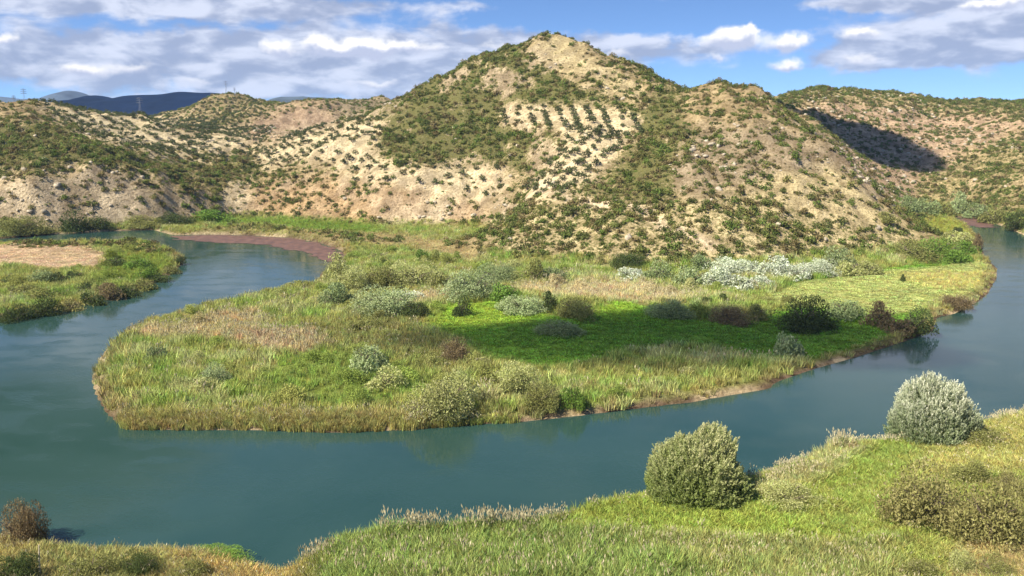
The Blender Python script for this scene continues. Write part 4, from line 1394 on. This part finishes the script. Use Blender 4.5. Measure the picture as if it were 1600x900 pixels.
x, y, z, sd = land_points(9000, -150, 130, 140, 330, r)
c, h, plume, px, py = plain_cover(x, y)
k = (sd > 2) & (z < 3) & (h > 1.0) & (fbm(x / 18, y / 12, 66, 3) > .50) & (r.random(len(x)) < .10 + .14 * inpoly(px, py, [(490, 400), (800, 400), (820, 500), (500, 510)]))
x, y, z, c = x[k], y[k], z[k], c[k]
ss = r.uniform(1.2, 3.2, len(x))
lowc = c * r.uniform(.55, .95, (len(x), 1))
scatter("low_shrubs", np.c_[x, y, z], np.c_[ss * r.uniform(.8, 1.4, len(x)), ss, ss * r.uniform(.8, 1.4, len(x))], rand_rot(len(x), r), lowc, c * 1.15, r.integers(0, 11, len(x)), BUSH_KIND,
        "low olive and straw shrubs merging with the reeds of the peninsula")

# ------------------------------------------------------------------ the two large silver trees on the near bank
def feathered_crown(name, seed, n_spray, per, flat):
    """crown of upward-sweeping leafy sprays set over the shell of a dome"""
    g = np.random.default_rng(seed)
    d = g.normal(size=(n_spray, 3))
    d[:, 2] = np.abs(d[:, 2]) * 1.0 - .12
    d /= np.linalg.norm(d, axis=1)[:, None]
    bumps = .78 + .32 * np.array([vnoise(np.array([u[0] * 2.6 + 9]), np.array([u[1] * 2.6 + u[2] * 2 + 4]), seed)[0] for u in d])
    bumps = bumps + .16 * (np.array([vnoise(np.array([u[0] * 6.5 + 3]), np.array([u[1] * 6.5 + u[2] * 6 + 8]), seed + 1)[0] for u in d]) - .5)
    rad = bumps * (1 - .42 * g.random(n_spray) ** 2.2)
    base = d * rad[:, None]
    ax = d * .75 + np.array((0, 0, .55)) + g.normal(size=(n_spray, 3)) * .22
    ax /= np.linalg.norm(ax, axis=1)[:, None]
    k = np.repeat(np.arange(n_spray), per)
    n = len(k)
    t = g.random(n)
    L = g.uniform(.09, .20, n_spray)
    p = base[k] + ax[k] * ((t - .55) * L[k])[:, None] + g.normal(size=(n, 3)) * (.022 * (1.15 - t))[:, None]
    la = ax[k] * .8 + g.normal(size=(n, 3)) * .5
    la /= np.linalg.norm(la, axis=1)[:, None]
    nv = np.cross(la, g.normal(size=(n, 3)))
    nv /= np.linalg.norm(nv, axis=1)[:, None]
    sd = np.cross(nv, la)
    s = g.uniform(.7, 1.3, n)[:, None]
    v = np.stack([p - la * .019 * s, p + sd * .0062 * s, p + la * .023 * s, p - sd * .0062 * s], 1).reshape(-1, 3)
    v[:, 2] = np.maximum(v[:, 2] * flat * 1.0 + .10, .0)
    var = np.clip(g.random(n) * .5 + .25 + g.uniform(-.2, .2, n_spray)[k], 0, 1)
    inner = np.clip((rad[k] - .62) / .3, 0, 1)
    sun_top = np.clip(.25 + 1.1 * d[k, 2], 0, 1)          # sunlit crown top painted into the leaf colour, paler with height
    tip = inner * (.35 + .65 * t) * g.uniform(.45, 1, n_spray)[k] * sun_top
    me = mesh_from(name, v, quads=np.arange(4 * n).reshape(n, 4))
    vattr(me, 'var', np.repeat(var, 4))
    vattr(me, 'tip', np.repeat(tip, 4))
    me.materials.append(M_LEAF)
    return me


def silver_tree(px, py, w, h, seed, lo, hi, label):
    gx, gy, gz, half_w, hh = plant_size(px, py, w, h)
    gy += half_w * .55
    gz = float(height(np.array([gx]), np.array([gy]))[0])
    t = tag(link('willow_tree', None, loc=(gx, gy, gz)), label, 'tree')
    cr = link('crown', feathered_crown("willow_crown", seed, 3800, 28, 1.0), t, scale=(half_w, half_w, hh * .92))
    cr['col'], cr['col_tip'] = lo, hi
    link('trunk', stems_mesh("willow_trunk", seed, n=9, reach=.62, top=.8, r0=.022, trunk=.07), t, scale=(half_w, half_w, hh))
    return t


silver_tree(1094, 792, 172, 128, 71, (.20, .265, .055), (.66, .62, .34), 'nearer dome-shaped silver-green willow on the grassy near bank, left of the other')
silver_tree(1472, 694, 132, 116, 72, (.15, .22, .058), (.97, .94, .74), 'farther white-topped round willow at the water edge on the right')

# ------------------------------------------------------------------ small things
gx, gy, gz, _, _ = plant_size(62, 905, 10, 10)
pole = link('leaning_pole', mesh_from('leaning_pole', *(lambda vf: (vf[0], vf[1]))(tube([(0, 0, -.3), (.10, .02, 1.3), (.16, .05, 2.5), (.28, .06, 3.9)], (.11, .10, .085, .05), 8))), loc=(gx, gy, gz))
pole.data.materials.append(M_POLE)
tag(pole, 'pale leaning wooden pole in dry grass near the bottom left corner', 'pole')


def pylon(px, base_py, Yd, tall, label):
    """lattice mast: four legs, bracing and three cross-arms"""
    x0, y0, _ = at(px, base_py, Yd)
    z0 = float(height(np.array([x0]), np.array([y0]))[0])
    t = tag(link('power_pylon', None, loc=(x0, y0, z0 - .3), rotz=.5), label, 'pylon', 'power pylons on the far left hills')
    b = tall * .075
    parts = []
    for sx in (-1, 1):
        for sy in (-1, 1):
            parts.append(tube([(sx * b, sy * b, 0), (sx * b * .3, sy * b * .3, tall * .7), (0, 0, tall)], (.06, .05, .04), 4))
    for k in range(7):
        f0, f1 = k / 8, (k + 1) / 8
        w0, w1 = b * (1 - f0 * .95), b * (1 - f1 * .95)
        for sgn in (-1, 1):
            parts.append(tube([(-sgn * w0, -w0, f0 * tall), (sgn * w1, -w1, f1 * tall)], (.025, .025), 3))
            parts.append(tube([(-w0, sgn * w0, f0 * tall), (-w1, -sgn * w1, f1 * tall)], (.025, .025), 3))
    V, F = join_tubes(parts)
    me = mesh_from('lattice_mast', V, faces=F)
    me.materials.append(M_STEEL)
    link('lattice_mast', me, t)
    for f in (.68, .80, .92):
        a = tall * .16 * (1.15 - .5 * (f - .68))
        V, F = join_tubes([tube([(-a, 0, f * tall), (0, 0, f * tall + .5), (a, 0, f * tall)], (.07, .12, .07), 4), tube([(-a, 0, f * tall), (a, 0, f * tall)], (.06, .06), 4)])
        me = mesh_from('cross_arm', V, faces=F)
        me.materials.append(M_STEEL)
        link('cross_arm', me, t)


pylon(22, 160, 552, 7, 'power pylon, left of the two on the leftmost hilltop')
pylon(38, 158, 552, 9.5, 'power pylon, right of the two on the leftmost hilltop')
pylon(220, 186, 600, 12, 'lone power pylon standing before the dark blue mountain')
pylon(354, 152, 898, 13, 'power pylon, left and tallest on the peaked olive hill')
pylon(367, 153, 898, 8, 'power pylon, right and shorter on the peaked olive hill')


# red water weed in the shallows
def weed(name, poly, label):
    W_ = [ground(*p) for p in poly]
    xs, ys = zip(*W_)
    gx_, gy_ = np.meshgrid(np.arange(min(xs), max(xs), .9), np.arange(min(ys), max(ys), .9))
    dd = polydist(gx_, gy_, W_) * np.where(inpoly(gx_, gy_, W_), 1, -1)
    ok = dd + 9 * (fbm(gx_ / 9, gy_ / 4, 77, 5) - .46) > 0
    nz = fbm(gx_ / 1.5, gy_ / 1.5, 78, 3)
    idx = np.arange(gx_.size).reshape(gx_.shape)
    cell = ok[:-1, :-1] & ok[1:, 1:]
    q = np.stack([idx[:-1, :-1], idx[:-1, 1:], idx[1:, 1:], idx[1:, :-1]], -1)[cell]
    me = mesh_from(name, np.c_[gx_.ravel(), gy_.ravel(), .02 + .07 * nz.ravel()], quads=q)
    me.materials.append(M_WEED)
    tag(link(name, me), label, kind='stuff')


M_WEED = plain_material("red_weed", (.125, .064, .040), .35, .35, .6)
weed('floating_weed', [(262, 370), (320, 367), (380, 368), (450, 372), (500, 380), (536, 393), (539, 406), (520, 412), (500, 404), (470, 394), (420, 384), (340, 379), (280, 376)],
     'reddish-brown floating weed in the shallow inlet')
weed('floating_weed', [(1490, 344), (1515, 340), (1545, 346), (1558, 354), (1530, 356), (1508, 351)], 'reddish weed at the far end of the right river arm')


# ------------------------------------------------------------------ far mountains
def mountain(name, pts, Yd, deep, colr, seed):
    P = [at(a, b, Yd) for a, b in pts]
    xs, zs = np.array([p[0] for p in P]), np.array([p[2] for p in P])
    u = np.linspace(xs[0], xs[-1], 160)
    v = np.linspace(-1, 1, 60)
    U, V_ = np.meshgrid(u, v)
    top = np.interp(u, xs, zs)
    k = np.hanning(9) / np.hanning(9).sum()
    top = top * (1 + .10 * (fbm(u / 90, u * 0 + seed, seed, 4) - .5))
    top = np.convolve(np.pad(top, 4, 'edge'), k, 'valid')
    prof = np.cos(V_ * pi / 2) ** 1.1
    z = (top[None] + 2) * prof * (1 + .0 * U) + prof * (1 - prof) * deep * .35 * (ridged(U / (deep * .55), V_ * 1.4, seed, 5) - .6) - 2
    edge = np.minimum(1, np.minimum(U - u[0], u[-1] - U) / (deep * .3))
    z = z * edge - 3 * (1 - edge) + 4
    me = grid_mesh(name, np.dstack([U, Yd + V_ * deep, z]))
    me.materials.append(plain_material(name + "_cover", colr, .3, .01))
    tag(link(name, me), kind='structure')


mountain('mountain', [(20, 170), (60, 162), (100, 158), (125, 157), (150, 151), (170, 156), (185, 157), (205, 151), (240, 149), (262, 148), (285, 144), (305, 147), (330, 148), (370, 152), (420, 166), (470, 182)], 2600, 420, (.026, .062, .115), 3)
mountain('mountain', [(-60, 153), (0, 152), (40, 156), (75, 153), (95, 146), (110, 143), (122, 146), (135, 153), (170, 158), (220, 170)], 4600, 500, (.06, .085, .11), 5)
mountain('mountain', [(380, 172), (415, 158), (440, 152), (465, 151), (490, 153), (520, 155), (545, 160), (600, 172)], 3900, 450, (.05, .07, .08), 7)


# ------------------------------------------------------------------ clouds overhead whose shade falls on the meadow and the ravine
def cloud(cx, cy, cz, rx, ry, alt, thick, dens_, seed, label):
    ex, ey, ez = SUN_DIR * (alt - cz) / SUN_DIR[2]
    g = np.random.default_rng(seed)
    nu, nv = 64, 24
    V, Q = [], []
    for j in range(nv + 1):
        ph = -pi / 2 + pi * j / nv
        for i in range(nu):
            a = 2 * pi * i / nu
            w = 1 + .85 * (fbm(np.array([cos(a) * 1.6 + 7]), np.array([sin(a) * 1.6 + 3]), seed, 3)[0] - .5)
            V.append((rx * w * cos(ph) * cos(a), ry * w * cos(ph) * sin(a), thick * .5 * sin(ph) * (1.3 if ph > 0 else .7)))
    for j in range(nv):
        for i in range(nu):
            Q.append((j * nu + i, j * nu + (i + 1) % nu, (j + 1) * nu + (i + 1) % nu, (j + 1) * nu + i))
    me = mesh_from('cloud', V, quads=Q)
    m, N, out = material('cloud_vapour')
    vol = N.n('ShaderNodeVolumePrincipled')
    vol.inputs['Color'].default_value = (.96, .96, .97, 1)
    vol.inputs['Density'].default_value = dens_
    vol.inputs['Anisotropy'].default_value = .3
    N.t.links.new(vol.outputs[0], out.inputs['Volume'])
    me.materials.append(m)
    tag(link('cloud', me, loc=(cx + ex, cy + ey, alt)), label, 'cloud', kind='structure')


sx_, sy_ = ground(1010, 533)
cloud(sx_ + 4, sy_, 2, 60, 25, 420, 34, .048, 3, None)
sx_, sy_, sz_ = at(1345, 205, 585)
cloud(sx_ - 4, sy_ + 6, sz_, 44, 46, 420, 40, .10, 6, None)

cloud(at(230, 160, 2600)[0], 2560, 60, 760, 520, 760, 120, .035, 9, None)

# ------------------------------------------------------------------ air
hm, HN, hout = material('haze')
hv = HN.n('ShaderNodeVolumePrincipled')
hv.inputs['Color'].default_value = (.45, .65, 1.0, 1)
hv.inputs['Density'].default_value = 0.00005
HN.t.links.new(hv.outputs[0], hout.inputs['Volume'])
a_, b_ = -5400, 5400
V = [(x_, y_, z_) for z_ in (-5, 215) for (x_, y_) in ((a_, -300), (b_, -300), (b_, b_), (a_, b_))]
hz = mesh_from('haze', V, faces=[(3, 2, 1, 0), (4, 5, 6, 7), (0, 1, 5, 4), (1, 2, 6, 5), (2, 3, 7, 6), (3, 0, 4, 7)])
hz.materials.append(hm)
tag(link('haze', hz), kind='stuff')
